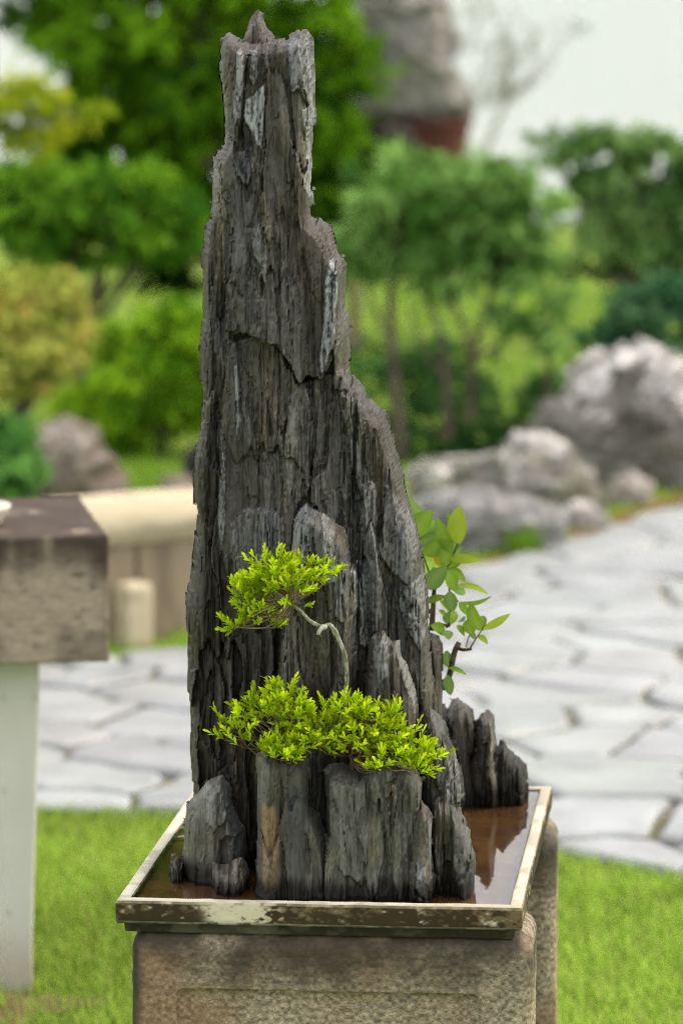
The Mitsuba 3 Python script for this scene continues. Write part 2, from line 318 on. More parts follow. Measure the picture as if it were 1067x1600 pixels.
    gr = np.array([.055, .049, .041]) * np.ones((n, 1)) * (.55 + .9 * (.5 * spk + .5 * s1))[:, None] * tone
    c = lerp(c, gr, .8 * calm)
    if face: c = lerp(c, np.array([.088, .088, .076]) * np.ones((n, 1)) * np.clip(-.25 + 2.5 * (.65 * s2 + .35 * spk), .15, 2)[:, None] * tone, face * sstep(.32, .5, vfbm(np.c_[u * 30, v * 10, one], 3, seed + 24)))
    c = lerp(c, np.array([.29, .31, .33]) * np.ones((n, 1)), pale * sstep(.36, .58, spk * .4 + s2 * .6))
    for pts, rgb, amt, soft in tints:                 # outlined tints, among them weather stains, lichen and painted cleft shade
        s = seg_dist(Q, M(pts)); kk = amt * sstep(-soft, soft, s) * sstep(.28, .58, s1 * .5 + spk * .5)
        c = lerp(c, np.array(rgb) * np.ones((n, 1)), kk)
    wet = 1 - sstep(.25, 1.0, (v - ZW) / damp + .8 * (vfbm(np.c_[u * 60, v * 20, one], 3, seed + 16) - .5))
    c = lerp(c, np.array([.008, .0068, .005]) * np.ones((n, 1)), .92 * wet)
    V0 = np.vstack([Vf, Vb]); F0 = np.vstack([f, fb]); m = trimesh.Trimesh(V0, F0, process=False); vn = np.array(m.vertex_normals)
    # the broken grain runs round the flanks too
    ga = vfbm(V0 * [150, 150, 8], 3, seed + 90); gb = vfbm(V0 * [420, 420, 30], 2, seed + 91); gc = 1 - np.abs(2 * vfbm(V0 * [60, 60, 4], 2, seed + 92) - 1)
    side = np.clip(1 - np.abs(vn[:, 1]), 0, 1)[:, None]
    V0 = V0 + vn * (side * (.0036 * (ga - .5) + .0019 * (gb - .5) - .0034 * sstep(.8, .97, gc))[:, None]) * sstep(0, .01, V0[:, 2] - ZFLOOR)[:, None]
    m = trimesh.Trimesh(V0, F0, process=False)
    put(key, m, 'rock_mat', smooth=True, color=np.vstack([c, c]).astype(np.float32))
    return Ymid

BOT = 1500
main_out = [(296, BOT), (300, 1240), (297, 1150), (293, 1060), (291, 1000), (289, 930), (291, 916), (300, 912), (303, 870), (307, 800), (305, 740), (309, 680), (313, 620), (316, 540), (319, 490), (319, 420), (321, 352), (330, 340), (331, 300), (330, 245), (338, 232), (350, 226), (349, 180), (344, 120), (344, 62), (350, 50), (360, 47), (370, 55), (384, 62), (410, 66), (436, 63), (452, 57), (466, 49), (478, 48), (489, 60), (492, 76), (490, 120), (494, 180), (492, 260), (491, 338), (502, 341), (515, 352), (525, 374), (525, 392), (538, 402), (546, 416), (543, 450), (541, 481), (549, 498), (549, 520), (546, 545), (550, 584), (561, 586), (570, 601), (577, 620), (588, 634), (598, 633), (609, 649), (612, 676), (624, 718), (635, 757), (645, 800), (654, 830), (662, 858), (664, 890), (664, 930), (669, 968), (673, 1000), (676, 1060), (682, 1120), (700, BOT)]
main_slabs = [
    ([(352, 40), (346, 225), (353, 350), (358, 502), (380, 509), (398, 512), (415, 520), (430, 524), (447, 545), (458, 562), (472, 582), (482, 574), (503, 577), (514, 560), (540, 480), (548, 415), (490, 335), (500, 40)], (.004, .027), .0008, 0),
    ([(513, 395), (521, 398), (527, 440), (524, 490), (518, 535), (503, 570), (499, 548), (507, 490), (508, 430)], .007, .0010, .9),
    ([(386, 152), (416, 128), (417, 170), (413, 226), (404, 216), (392, 196), (384, 176)], .005, .0010, .9),
    ([(372, 78), (380, 72), (384, 90), (382, 150), (377, 190), (369, 175)], .005, .0010, .7),
    ([(392, 76), (404, 72), (408, 110), (400, 130), (390, 118)], .004, .0010, .5),
    ([(452, 55), (494, 55), (495, 140), (484, 158), (470, 140), (458, 138)], (.004, .010), .0010, .40),
    ([(474, 165), (490, 150), (494, 330), (484, 300), (475, 282), (482, 220)], .006, .0010, .55),
    ([(366, 230), (398, 226), (402, 262), (390, 285), (376, 268)], (.002, .008), .0009, .15),
    ([(392, 350), (405, 338), (428, 345), (427, 395), (417, 430), (409, 408), (398, 385)], (.002, .010), .0009, .18),
    ([(412, 385), (422, 392), (419, 432), (411, 420)], .002, .001, .5),
    ([(359, 520), (353, 600), (350, 700), (350, 800), (356, 860), (366, 930), (362, 1010), (370, 1300), (549, 1300), (551, 900), (549, 590), (549, 560), (470, 585), (430, 525), (400, 512)], .013, .0010, 0),
    ([(452, 600), (470, 590), (465, 700), (455, 770), (445, 720)], .005, .0012, .2),
    ([(468, 590), (545, 600), (545, 760), (520, 800), (470, 780)], .005, .0012, .05),
    ([(366, 795), (385, 776), (430, 776), (445, 790), (446, 930), (375, 930)], .008, .0012, .3),
    ([(372, 505), (440, 530), (452, 640), (440, 700), (400, 660), (385, 600)], -.008, .003, 0),
    ([(370, 560), (376, 560), (380, 640), (375, 660)], .003, .0010, .6),
    ([(563, 735), (585, 735), (592, 850), (596, 1000), (560, 980)], .007, .0010, .35),
    ([(600, 740), (640, 790), (655, 840), (640, 900), (606, 870), (592, 850)], (.003, .010), .0010, .3),
    ([(556, 596), (566, 610), (562, 760), (553, 770)], .007, .0010, .1),
    ([(350, 690), (357, 690), (358, 800), (352, 850), (347, 800)], .005, .0010, .75),
    ([(346, 640), (352, 640), (351, 690), (346, 690)], .003, .0010, .5),
    ([(620, 900), (662, 880), (668, 960), (655, 1000), (630, 960)], .006, .0010, .45),
    ([(520, 600), (546, 590), (546, 900), (530, 960), (518, 800)], -.006, .0012, 0),
]
main_tints = [([(270, 240), (338, 240), (345, 560), (352, 600), (352, 800), (366, 930), (362, 1300), (270, 1300)], (.009, .0075, .006), .75, .006),  # darker tone down the left side
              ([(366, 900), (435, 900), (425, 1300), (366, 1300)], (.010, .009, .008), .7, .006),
              ([(330, 240), (345, 250), (345, 330), (330, 330)], (.2, .2, .195), .5, .003)]
GRP = 'slate rocks of the miniature mountain landscape'
def stone(name, label, *a, **k):
    key = thing(name, label, 'rock', GRP); rock(key, *a, **k); return key
YMAIN = 4.50
stone('spire_rock', 'tallest dark slate spire with notched top and small nub, towering over the tray', main_out, None, .17, 7, slabs=main_slabs, Ymid=YMAIN, R=.017, tints=main_tints, blue=.42, brown=.45, tone=.82)
stone('spire_rock', 'small brownish pointed nub on the notched top of the tallest spire', [(370, 70), (380, 60), (385, 47), (389, 34), (397, 20), (404, 15), (412, 20), (418, 33), (421, 44), (430, 56), (440, 70), (438, 110), (374, 110)], None, .06, 19, Ymid=4.515, R=.02, brown=.9, blue=.2, jag=.25)
stone('spire_rock', 'small dark slate slab tucked behind the right foot of the tallest spire', [(655, BOT), (660, 1000), (672, 988), (686, 992), (693, 1005), (694, 1060), (697, 1120), (705, BOT)], None, .07, 23, Ymid=4.66, R=.02)
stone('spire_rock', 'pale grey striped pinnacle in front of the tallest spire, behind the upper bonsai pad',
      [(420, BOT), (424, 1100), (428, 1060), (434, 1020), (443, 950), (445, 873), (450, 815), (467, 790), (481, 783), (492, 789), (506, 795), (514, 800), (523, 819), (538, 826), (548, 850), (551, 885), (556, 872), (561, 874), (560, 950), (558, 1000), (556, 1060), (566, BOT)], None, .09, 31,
      Ymid=4.385, R=.020, blue=.9, tone=1.05, jag=.7, tints=[([(420, 1165), (570, 1165), (570, 1480), (420, 1480)], (.012, .012, .007), .7, .004)], slabs=[([(455, 800), (480, 784), (486, 850), (470, 900), (452, 880)], .004, .0012, .5), ([(500, 790), (522, 820), (523, 900), (508, 900)], .004, .0012, .45), ([(541, 850), (552, 880), (552, 1050), (545, 1050)], -.006, .0012, .0), ([(553, 868), (562, 868), (561, 1060), (554, 1060)], .008, .0010, .7)])  # the dark tint paints the shade of the cleft onto the pinnacle foot
stone('spire_rock', 'round topped grey pinnacle standing right of the bonsai trunk',
      [(566, BOT), (568, 1090), (570, 1038), (574, 1006), (584, 989), (597, 985), (609, 993), (616, 1000), (624, 1000), (631, 1027), (641, 1058), (651, 1084), (656, 1130), (662, BOT)], None, .07, 41,
      Ymid=4.365, R=.020, blue=.7, tone=1.0, jag=.6, slabs=[([(580, 990), (606, 985), (606, 1040), (594, 1060), (585, 1020)], .005, .0015, .5), ([(616, 1002), (626, 1002), (650, 1084), (650, 1110), (630, 1060)], .006, .0012, .4)])
stone('spire_rock', 'low dark slate sliver between the striped and round topped pinnacles', [(553, BOT), (556, 1030), (563, 1020), (570, 1030), (574, 1060), (580, BOT)], None, .05, 43, Ymid=4.40, R=.015)
stone('spire_rock', 'sloping grey slate flank right of the lower bonsai, behind the front rocks',
      [(640, BOT), (655, 1120), (663, 1108), (682, 1111), (693, 1124), (704, 1142), (714, 1168), (722, 1192), (724, 1250), (728, BOT)], None, .09, 47, Ymid=4.36, R=.022, blue=.7, tone=.85, jag=.7,
      slabs=[([(676, 1165), (714, 1172), (722, 1240), (690, 1250), (680, 1210)], .005, .0012, .3)])
front = dict(blue=.45, brown=.6, R=.012, damp=.030, jag=.9)
stone('slate_block', 'flat faced front slate block with a tan streak, left of the dark cleft',
      [(394, BOT), (397, 1385), (399, 1230), (403, 1178), (440, 1170), (480, 1180), (485, 1203), (484, 1262), (500, 1266), (507, 1290), (516, 1310), (522, BOT)], 1397, .09, 53, tone=1.05, face=.75, tints=[([(413, 1245), (428, 1240), (436, 1290), (432, 1385), (415, 1385), (410, 1320)], (.22, .155, .085), .85, .003), ([(448, 1210), (482, 1210), (480, 1380), (450, 1380)], (.055, .064, .068), .6, .004)],
      slabs=[([(398, 1180), (438, 1180), (440, 1395), (396, 1395)], .006, .0012, 0)], relief=.75, **front)
stone('slate_block', 'broad front slate block right of the dark cleft, under the lower bonsai',
      [(490, BOT), (494, 1330), (504, 1310), (514, 1290), (508, 1262), (507, 1204), (516, 1196), (524, 1200), (534, 1192), (544, 1203), (570, 1208), (574, 1186), (640, 1190), (662, 1215), (664, 1290), (668, BOT)], 1397, .09, 59, tone=1.1, face=.8,
      slabs=[([(509, 1205), (570, 1210), (572, 1300), (565, 1370), (530, 1340), (515, 1300)], .007, .0012, .1), ([(600, 1210), (615, 1200), (612, 1395), (596, 1395)], -.004, .0012, 0)],
      tints=[([(572, 1262), (592, 1262), (595, 1320), (575, 1340)], (.15, .13, .085), .8, .003), ([(508, 1320), (522, 1300), (512, 1390), (500, 1390)], (.17, .155, .115), .7, .004)], relief=.75, **front)
stone('slate_block', 'pointed slate slab with white streaks at the front right of the cluster',
      [(632, BOT), (636, 1340), (640, 1290), (648, 1256), (657, 1249), (672, 1257), (680, 1275), (681, 1330), (681, 1400), (682, BOT)], 1403, .05, 61, tone=1.0, face=.4, slabs=[([(652, 1340), (664, 1350), (662, 1395), (650, 1380)], .004, .0012, .8), ([(672, 1280), (680, 1280), (680, 1390), (672, 1390)], .004, .001, .6)], **front)
stone('slate_block', 'dark mossy edged slate block at the right front corner of the cluster',
      [(668, BOT), (670, 1300), (671, 1240), (684, 1236), (699, 1247), (708, 1244), (722, 1265), (727, 1290), (735, 1300), (741, 1320), (745, 1340), (742, 1370), (742, BOT)], 1391, .08, 67, tone=.95, face=.3, tints=[([(692, 1260), (704, 1250), (706, 1390), (694, 1390)], (.022, .026, .009), .8, .003)], slabs=[([(686, 1240), (704, 1246), (702, 1395), (690, 1395)], -.012, .0012, 0)], **front)
stone('slate_block', 'narrow slate shard closing the foot of the dark cleft', [(493, BOT), (496, 1350), (502, 1322), (509, 1304), (515, 1316), (523, 1345), (527, BOT)], 1399, .04, 69, tone=.95, face=.5, **front)
stone('slate_block', 'small dark rubble stone wedged in the dark cleft', [(478, BOT), (480, 1305), (492, 1296), (506, 1306), (514, 1316), (520, BOT)], 1388, .05, 71, R=.016, tone=.9)
stone('corner_rock', 'blue grey stubby rock at the left end of the tray', [(283, BOT), (286, 1370), (286, 1285), (289, 1255), (300, 1248), (312, 1236), (319, 1220), (330, 1213), (342, 1209), (352, 1212), (358, 1228), (366, 1243), (372, 1268), (384, 1292), (386, 1340), (392, BOT)], 1376, .085, 73, blue=1.0, tone=1.3, R=.024, damp=.035, brown=.15, relief=.6, face=.5, jag=.6,
      slabs=[([(318, 1225), (350, 1215), (364, 1244), (356, 1272), (340, 1285), (324, 1270)], .007, .002, .25), ([(349, 1300), (384, 1300), (386, 1370), (350, 1370)], -.012, .002, 0)])
stone('corner_rock', 'low brown chip in front of the blue grey corner rock', [(331, BOT), (333, 1343), (345, 1350), (360, 1352), (372, 1343), (379, 1342), (388, 1362), (390, BOT)], 1388, .04, 79, R=.014, damp=.018, tone=1.15, brown=.8)
stone('corner_rock', 'lowest little dark chip at the far left, beside the blue grey rock', [(262, BOT), (265, 1335), (269, 1329), (278, 1331), (287, 1340), (292, 1352), (296, BOT)], 1369, .035, 83, R=.012, damp=.025)
stone('corner_rock', 'rough brown rubble stone filling the gap behind the corner rock', [(366, BOT), (370, 1275), (381, 1264), (396, 1266), (402, 1290), (404, BOT)], 1345, .05, 89, R=.016, brown=.8)
back = dict(R=.018, tone=.85, jag=.6, brown=.3, blue=.25, damp=.035)
stone('rear_rock', 'tall jagged slate stone at the rear right of the tray, nearest the spire', [(680, BOT), (684, 1105), (694, 1098), (699, 1108), (703, 1091), (718, 1092), (729, 1098), (739, 1106), (744, 1140), (752, BOT)], 1252, .07, 97, **back)
stone('rear_rock', 'slim pointed slate stone in the middle of the rear right trio', [(718, BOT), (726, 1180), (738, 1127), (752, 1112), (763, 1109), (771, 1118), (775, 1165), (784, BOT)], 1253, .06, 101, **back)
stone('rear_rock', 'low black stone with a knob on top at the rear right of the tray', [(756, BOT), (760, 1180), (767, 1167), (779, 1166), (780, 1158), (786, 1154), (792, 1158), (796, 1172), (812, 1181), (822, 1193), (824, 1215), (824, BOT)], 1252, .07, 103, tints=[([(775, 1165), (822, 1165), (822, 1250), (785, 1250)], (.006, .006, .0055), .85, .006)], **back)

# ------------------------------------------------------------------ tray, water, pedestals
def tray_fn(p, n, uv):
    a = mikit.fbm(p.x * 22, p.y * 22, p.z * 40, 5); b = mikit.fbm(p.x * 130, p.y * 130, p.z * 170, 4); c = mikit.fbm(p.x * 13 + 3.3, p.y * 9, 4.0, 3)
    side = 1 - dr.abs(n.z)
    low = mikit.smoothstep(ZT - .004, ZT - .026, p.z)
    base = mikit.mix((.50, .45, .33), (.62, .58, .48), b)
    bare = mikit.smoothstep(.055, .022, dr.abs(p.x + .122 + (b - .5) * .06)) * mikit.smoothstep(-.5, -.9, n.y)
    base = mikit.mix(base, mikit.mix((.045, .026, .008), (.155, .092, .028), mikit.smoothstep(.35, .65, a * .5 + b * .5)), mikit.smoothstep(.24, .44, a * .45 + b * .55) * side * (1 - .8 * bare) * .95)
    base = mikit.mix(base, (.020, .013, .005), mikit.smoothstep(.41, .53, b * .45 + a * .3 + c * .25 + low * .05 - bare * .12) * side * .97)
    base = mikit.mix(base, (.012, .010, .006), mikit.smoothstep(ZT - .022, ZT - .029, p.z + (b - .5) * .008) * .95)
    base = mikit.mix(base, (.30, .27, .2), (1 - side) * mikit.smoothstep(.48, .62, a) * .7)
    floor_ = mikit.mix((.075, .030, .006), (.13, .062, .012), mikit.smoothstep(.35, .65, a))
    base = mikit.mix(base, floor_, mikit.smoothstep(ZT - .0045, ZT - .008, p.z) * mikit.smoothstep(.5, .9, n.z))
    return base
scene['tray_mat'] = {'type': 'principled', 'base_color': mikit.proc(tray_fn), 'roughness': 0.65, 'specular': 0.25}
TCx = np.array(TC)[:, :2]
def poly_loop(inset): return np.array(Polygon(TCx).buffer(-inset, join_style=2).exterior.coords)[:-1]
def frame_mesh():
    def ring(ins, z):
        c = np.array(Polygon(TCx).buffer(-ins, join_style=2).exterior.coords)[:-1] if ins != 0 else TCx.copy()
        k = np.argmin(np.linalg.norm(c - TCx[0], axis=1)); c = np.roll(c, -k, 0)
        if np.cross(c[1] - c[0], c[2] - c[1]) < 0: c = np.roll(c[::-1], 1, 0)
        out = []
        for a, b in zip(c, np.roll(c, -1, 0)):
            t = np.linspace(0, 1, 60, endpoint=False)[:, None]; out.append(a + (b - a) * t)
        c = np.vstack(out); w = .0022 * (vfbm(np.c_[c * 30, np.full(len(c), z * 40)], 3, 2) - .5)
        return np.c_[c + w[:, None], np.full(len(c), z) + .0012 * (vfbm(np.c_[c * 45, np.full(len(c), 3.)], 2, 8) - .5)]
    prof = [(.030, ZT - .041), (.010, ZT - .040), (.008, ZT - .029), (.0015, ZT - .028), (0, ZT - .025), (0, ZT - .004), (.0012, ZT - .001), (.004, ZT), (.012, ZT), (.0145, ZT - .0012), (.0155, ZT - .004), (.018, ZFLOOR)]
    R = [ring(*p) for p in prof]; n = len(R[0]); V = np.vstack(R); k = np.arange(n); k1 = (k + 1) % n; f = []
    for a in range(len(R) - 1): f += [np.stack([a * n + k, a * n + k1, (a + 1) * n + k1], 1), np.stack([a * n + k, (a + 1) * n + k1, (a + 1) * n + k], 1)]
    m = len(V); V = np.vstack([V, R[-1].mean(0)[None], R[0].mean(0)[None]])
    f += [np.stack([(len(R) - 1) * n + k, (len(R) - 1) * n + k1, np.full(n, m)], 1), np.stack([k1, k, np.full(n, m + 1)], 1)]
    return trimesh.Trimesh(V, np.vstack(f), process=False)
put(thing('stone_tray', 'shallow cream marble tray with black and ochre algae stains, on a stone pedestal', 'tray'), frame_mesh(), 'tray_mat', smooth=35)
wl = poly_loop(.0158)
pw = Polygon(wl); xs, ys = np.meshgrid(np.linspace(pw.bounds[0], pw.bounds[2], 150), np.linspace(pw.bounds[1], pw.bounds[3], 200), indexing='ij')
def wz(P): return ZW + .00011 * (vfbm(np.c_[P[:, 0] * 30, P[:, 1] * 55, np.zeros(len(P))], 3, 77) - .5)
# water sheet: bilinear patch between the four inner rim corners
a0 = np.argmin(np.linalg.norm(wl - TCx[0], axis=1)); wl = np.roll(wl, -a0, 0)
if np.cross(wl[1] - wl[0], wl[2] - wl[1]) < 0: wl = np.roll(wl[::-1], 1, 0)
S, U = np.meshgrid(np.linspace(0, 1, 160), np.linspace(0, 1, 200), indexing='ij')
WP = ((1 - S) * (1 - U))[..., None] * wl[0] + (S * (1 - U))[..., None] * wl[1] + (S * U)[..., None] * wl[2] + ((1 - S) * U)[..., None] * wl[3]
WP = WP.reshape(-1, 2); i, j = np.meshgrid(np.arange(159), np.arange(199), indexing='ij'); b = (i * 200 + j).ravel()
put(setting('water', label='still tea brown water in the marble tray'), trimesh.Trimesh(np.c_[WP, wz(WP)], np.vstack([np.stack([b, b + 200, b + 201], 1), np.stack([b, b + 201, b + 1], 1)]), process=False), 'water_mat', smooth=True)

PX0 = float(on(203, 1456, ZT - .039)[0])
def granite_fn(p, n, uv):
    s = mikit.noise(p.x * 620, p.y * 620, p.z * 620); s2 = mikit.noise(p.x * 520, p.y * 520, p.z * 520 + 5)
    a = mikit.fbm(p.x * 11, p.y * 11, p.z * 11, 4); r = mikit.fbm(p.x * 7 + 7, p.y * 7, p.z * 5, 3)
    c = mikit.mix((.135, .110, .078), (.33, .275, .20), s)
    c = mikit.mix(c, (.055, .045, .035), mikit.smoothstep(.62, .9, s2) * .6)
    g2 = mikit.noise(p.x * 230 + 9, p.y * 230, p.z * 230); c = c * (.34 + 1.3 * g2)
    c = mikit.mix(c, (.17, .070, .028), mikit.smoothstep(.48, .64, r) * .5)
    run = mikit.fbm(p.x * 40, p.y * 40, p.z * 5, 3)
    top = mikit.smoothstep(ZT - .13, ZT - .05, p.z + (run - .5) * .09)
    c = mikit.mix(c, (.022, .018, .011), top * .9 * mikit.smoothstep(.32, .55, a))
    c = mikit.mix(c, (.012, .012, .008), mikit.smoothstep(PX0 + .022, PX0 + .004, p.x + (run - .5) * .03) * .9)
    return mikit.mix(c, (.030, .026, .016), mikit.smoothstep(.56, .66, a) * .45)
scene['granite_mat'] = {'type': 'principled', 'base_color': mikit.proc(granite_fn), 'roughness': 0.75, 'specular': 0.35}
ax = (TC[1] - TC[0])[:2]; yaw = math.atan2(ax[1], ax[0])
def pedestal(px0, px1, py, y_extra, depth, panel):
    zt = ZT - .039
    A, B = on(px0, py, zt), on(px1, py, zt); w = np.linalg.norm((B - A)[:2])
    m = rbox((0, 0, -.05), (w, depth, zt), .024, 3)
    if panel:
        man = m3.Manifold(m3.Mesh(np.asarray(m.vertices, np.float32), np.asarray(m.faces, np.uint32)))
        cut = rbox((.055, -.03, .03), (w - .06, .010, zt - .066), .0095, 3)
        man = man - m3.Manifold(m3.Mesh(np.asarray(cut.vertices, np.float32), np.asarray(cut.faces, np.uint32)))
        o = man.to_mesh(); m = trimesh.Trimesh(o.vert_properties[:, :3], o.tri_verts)
    m = dense(m, .012)
    m.vertices += (vfbm(m.vertices * 90, 3, 5)[:, None] - .5) * m.vertex_normals * .0035
    R = np.array([[math.cos(yaw), -math.sin(yaw), 0], [math.sin(yaw), math.cos(yaw), 0], [0, 0, 1]])
    m.vertices = m.vertices @ R.T + [A[0], A[1] + y_extra, 0]
    return m
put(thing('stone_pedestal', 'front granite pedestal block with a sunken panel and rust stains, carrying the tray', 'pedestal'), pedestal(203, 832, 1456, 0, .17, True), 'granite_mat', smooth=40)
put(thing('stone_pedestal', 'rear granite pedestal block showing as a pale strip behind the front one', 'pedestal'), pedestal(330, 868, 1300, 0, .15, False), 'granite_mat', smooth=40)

# fallen leaves in the water
def flat_leaf(px, py, L, ang, c):
    p = on(px, py, ZW + .0015)[None]; d = np.array([[math.cos(ang), math.sin(ang), .05]]); 
    V, f, i = leaves(p, d, np.array([[0, .1, 1.0]]), np.array([L]), np.array([L * .5]), np.array([-.15]), 'oval')
    return (V, f), np.tile(c, (len(V), 1))
for px, py, L, ang, c, lab in ((428, 1398, .016, .1, (.40, .20, .10), 'reddish brown fallen leaf on the water at the foot of the front block'), (500, 1397, .013, .4, (.35, .35, .30), 'pale grey fallen leaf on the water below the dark cleft'), (560, 1396, .010, 2.6, (.22, .12, .07), 'small dark brown fallen leaf on the water under the broad block')):
    m, c = flat_leaf(px, py, L, ang, c); put(thing('fallen_leaf', lab, 'leaf'), m, 'leaf_mat', color=c)

# ------------------------------------------------------------------ bonsai on the rock
YEL = ((.36, .55, .012), (.68, .78, .015), (.13, .32, .012))
def shoots(rg, bases, dirs, n_leaf, Lm, cols):
    P, D, N, C = [], [], [], []
    for b, d in zip(bases, dirs):
        d = d / np.linalg.norm(d); k = rg.integers(n_leaf[0], n_leaf[1]); sl = Lm * rg.uniform(.9, 2.3)
        a = np.cross(d, [.2, 1, .3]); a /= np.linalg.norm(a); bb = np.cross(d, a); young = rg.uniform()
        for q in range(k):
            t = (q + 1) / k; ang = q * 2.4 + rg.uniform(-.4, .4); out = math.cos(ang) * a + math.sin(ang) * bb
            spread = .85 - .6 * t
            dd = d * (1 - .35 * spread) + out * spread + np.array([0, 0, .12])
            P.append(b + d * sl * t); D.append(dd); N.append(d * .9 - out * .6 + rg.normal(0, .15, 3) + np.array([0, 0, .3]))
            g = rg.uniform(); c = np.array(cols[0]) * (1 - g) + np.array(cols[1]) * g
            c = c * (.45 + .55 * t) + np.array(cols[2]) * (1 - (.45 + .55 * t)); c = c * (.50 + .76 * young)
            if rg.uniform() < .004: c = np.array([.5, .22, .02])
            C.append(c)
    P, D, N, C = map(np.array, (P, D, N, C)); n = len(P)
    V, f, i = leaves(P, D, N, Lm * rg.uniform(.75, 1.3, n), Lm * .36 * rg.uniform(.8, 1.2, n), rg.uniform(.0, .25, n))
    return (V, f), C[i]
def pad(rg, lobes, Y, n):
    """shoot bases and directions over the lobes of a foliage pad (px centre, px radii, metres of depth)"""
    B, Dv = [], []
    w = np.array([l[2] * l[3] for l in lobes], float); w /= w.sum()
    for q in range(n):
        x, y, rx, ry, dy = lobes[rg.choice(len(lobes), p=w)]
        u = rdir(rg, 1)[0]; u[2] = u[2] if rg.uniform() < .35 else abs(u[2]); rr = rg.uniform(.45, 1.0) ** .6
        k = 1 / ppm(Y); c = at(x, y, Y + dy)
        B.append(c + u * np.array([max(rx - 9, 4) * k, max(rx - 9, 4) * k * .8, max(ry - 6, 3) * k]) * rr)
        Dv.append(u * np.array([1.0, .8, .55]) + np.array([0, -.1, .55]) + rg.normal(0, .25, 3))
    return np.array(B), np.array(Dv)
def twigs(rg, root, bases, k, r0=.0011):
    ms = []
    for b in bases[rg.permutation(len(bases))[:k]]:
        mid = (root + b) / 2 + rg.normal(0, .006, 3) + [0, 0, -.004]
        ms.append(tube(curve([root, mid, b], 7), np.linspace(r0, r0 * .4, 7), 4))
    return cat(ms)
def wood(parent, name, mesh, c0, c1, seed, **k):
    v = mesh.vertices; t = sstep(.35, .65, vfbm(v * [300, 300, 160], 3, seed))
    return part(parent, name, mesh, 'dry_mat', smooth=True, color=lerp(c0, c1, t), **k)
rg = np.random.default_rng(5)
YB = 4.27
t = thing('bonsai_tree', 'upper bonsai with yellow green pad on a bent pale trunk before the striped pinnacle', 'bonsai tree')
trunk = [at(x, y, YB + dy) for x, y, dy in ((539, 1130, .03), (539, 1090, .02), (542, 1060, .01), (540, 1030, .0), (532, 1005, -.005), (522, 985, -.01), (514, 976, -.012), (505, 979, -.014), (495, 976, -.016), (486, 971, -.018), (470, 955, -.02), (450, 940, -.02))]
tr = curve(trunk, 60); rad = np.interp(np.linspace(0, 1, 60), [0, .3, .6, .63, .66, .75, 1], [.0030, .0026, .0022, .0034, .0028, .0024, .0014]); tm = tube(tr, rad * (1 + .25 * (vfbm(tr * 160, 2, 3) - .5)), 10)
wood(t, 'trunk', tm, (.10, .11, .075), (.34, .335, .28), 4)
wood(t, 'branch', tube(curve([at(508, 979, YB - .014), at(500, 984, YB - .02), at(497, 992, YB - .022)], 8), np.linspace(.0035, .0022, 8), 7), (.2, .19, .15), (.42, .42, .36), 6)
up_lobes = [(440, 912, 55, 26, 0), (400, 925, 42, 28, .01), (478, 897, 44, 22, .01), (425, 890, 40, 20, 0), (512, 898, 26, 8, .01), (385, 940, 28, 18, .0), (455, 930, 36, 20, -.03), (405, 965, 34, 22, .0), (370, 982, 18, 10, .0), (425, 985, 22, 14, .0), (455, 950, 30, 12, 0)]
B, Dv = pad(rg, up_lobes, YB - .01, 265)
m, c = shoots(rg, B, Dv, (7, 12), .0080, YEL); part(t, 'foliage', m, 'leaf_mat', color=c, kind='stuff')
wood(t, 'twigs', twigs(rg, at(455, 940, YB - .02), B, 90), (.10, .06, .04), (.25, .19, .13), 8, kind='stuff')
t2 = thing('bonsai_tree', 'low yellow green bonsai cushion at the left, above the tan streaked front block', 'bonsai tree')
lo1 = [(430, 1108, 46, 24, 0), (400, 1118, 36, 20, .0), (448, 1090, 28, 20, .01), (470, 1125, 34, 24, 0), (378, 1118, 22, 10, .0), (400, 1165, 50, 10, -.02), (450, 1170, 34, 16, -.02), (358, 1155, 20, 5, -.01), (500, 1130, 22, 18, .01), (368, 1145, 30, 9, 0), (352, 1130, 14, 6, 0), (445, 1184, 30, 14, -.03)]
B, Dv = pad(rg, lo1, YB - .005, 180)
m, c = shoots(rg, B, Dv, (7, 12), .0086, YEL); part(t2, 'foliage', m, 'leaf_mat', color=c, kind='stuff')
wood(t2, 'twigs', twigs(rg, at(470, 1170, YB + .03), B, 80, .0013), (.10, .06, .04), (.22, .16, .11), 9, kind='stuff')
wood(t2, 'trunk', tube(curve([at(478, 1215, YB + .04), at(474, 1180, YB + .03), at(460, 1150, YB + .01)], 12), np.linspace(.006, .003, 12), 8), (.08, .06, .045), (.2, .16, .12), 12)
t3 = thing('bonsai_tree', 'low bonsai cushion of yellow green leaves spilling right over the broad front block', 'bonsai tree')
lo2 = [(540, 1118, 40, 22, 0), (580, 1135, 44, 24, 0), (520, 1145, 28, 22, .0), (615, 1155, 40, 26, 0), (560, 1165, 44, 16, -.02), (640, 1182, 32, 24, -.01), (605, 1190, 40, 16, -.025), (655, 1205, 20, 12, -.01), (670, 1188, 26, 16, -.015), (618, 1118, 16, 10, .01), (650, 1152, 20, 6, .01), (590, 1204, 22, 16, -.03), (640, 1208, 24, 14, -.03), (498, 1150, 30, 20, -.01), (482, 1165, 26, 14, -.02)]
B, Dv = pad(rg, lo2, YB - .005, 265)
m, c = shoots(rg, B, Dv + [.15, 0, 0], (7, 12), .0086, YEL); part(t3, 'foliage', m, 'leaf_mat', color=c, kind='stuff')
wood(t3, 'twigs', twigs(rg, at(545, 1180, YB + .03), B, 110, .0013), (.10, .06, .04), (.22, .16, .11), 10, kind='stuff')
wood(t3, 'trunk', tube(curve([at(548, 1222, YB + .05), at(552, 1190, YB + .03), at(570, 1165, YB + .01)], 12), np.linspace(.006, .003, 12), 8), (.08, .06, .045), (.2, .16, .12), 13)

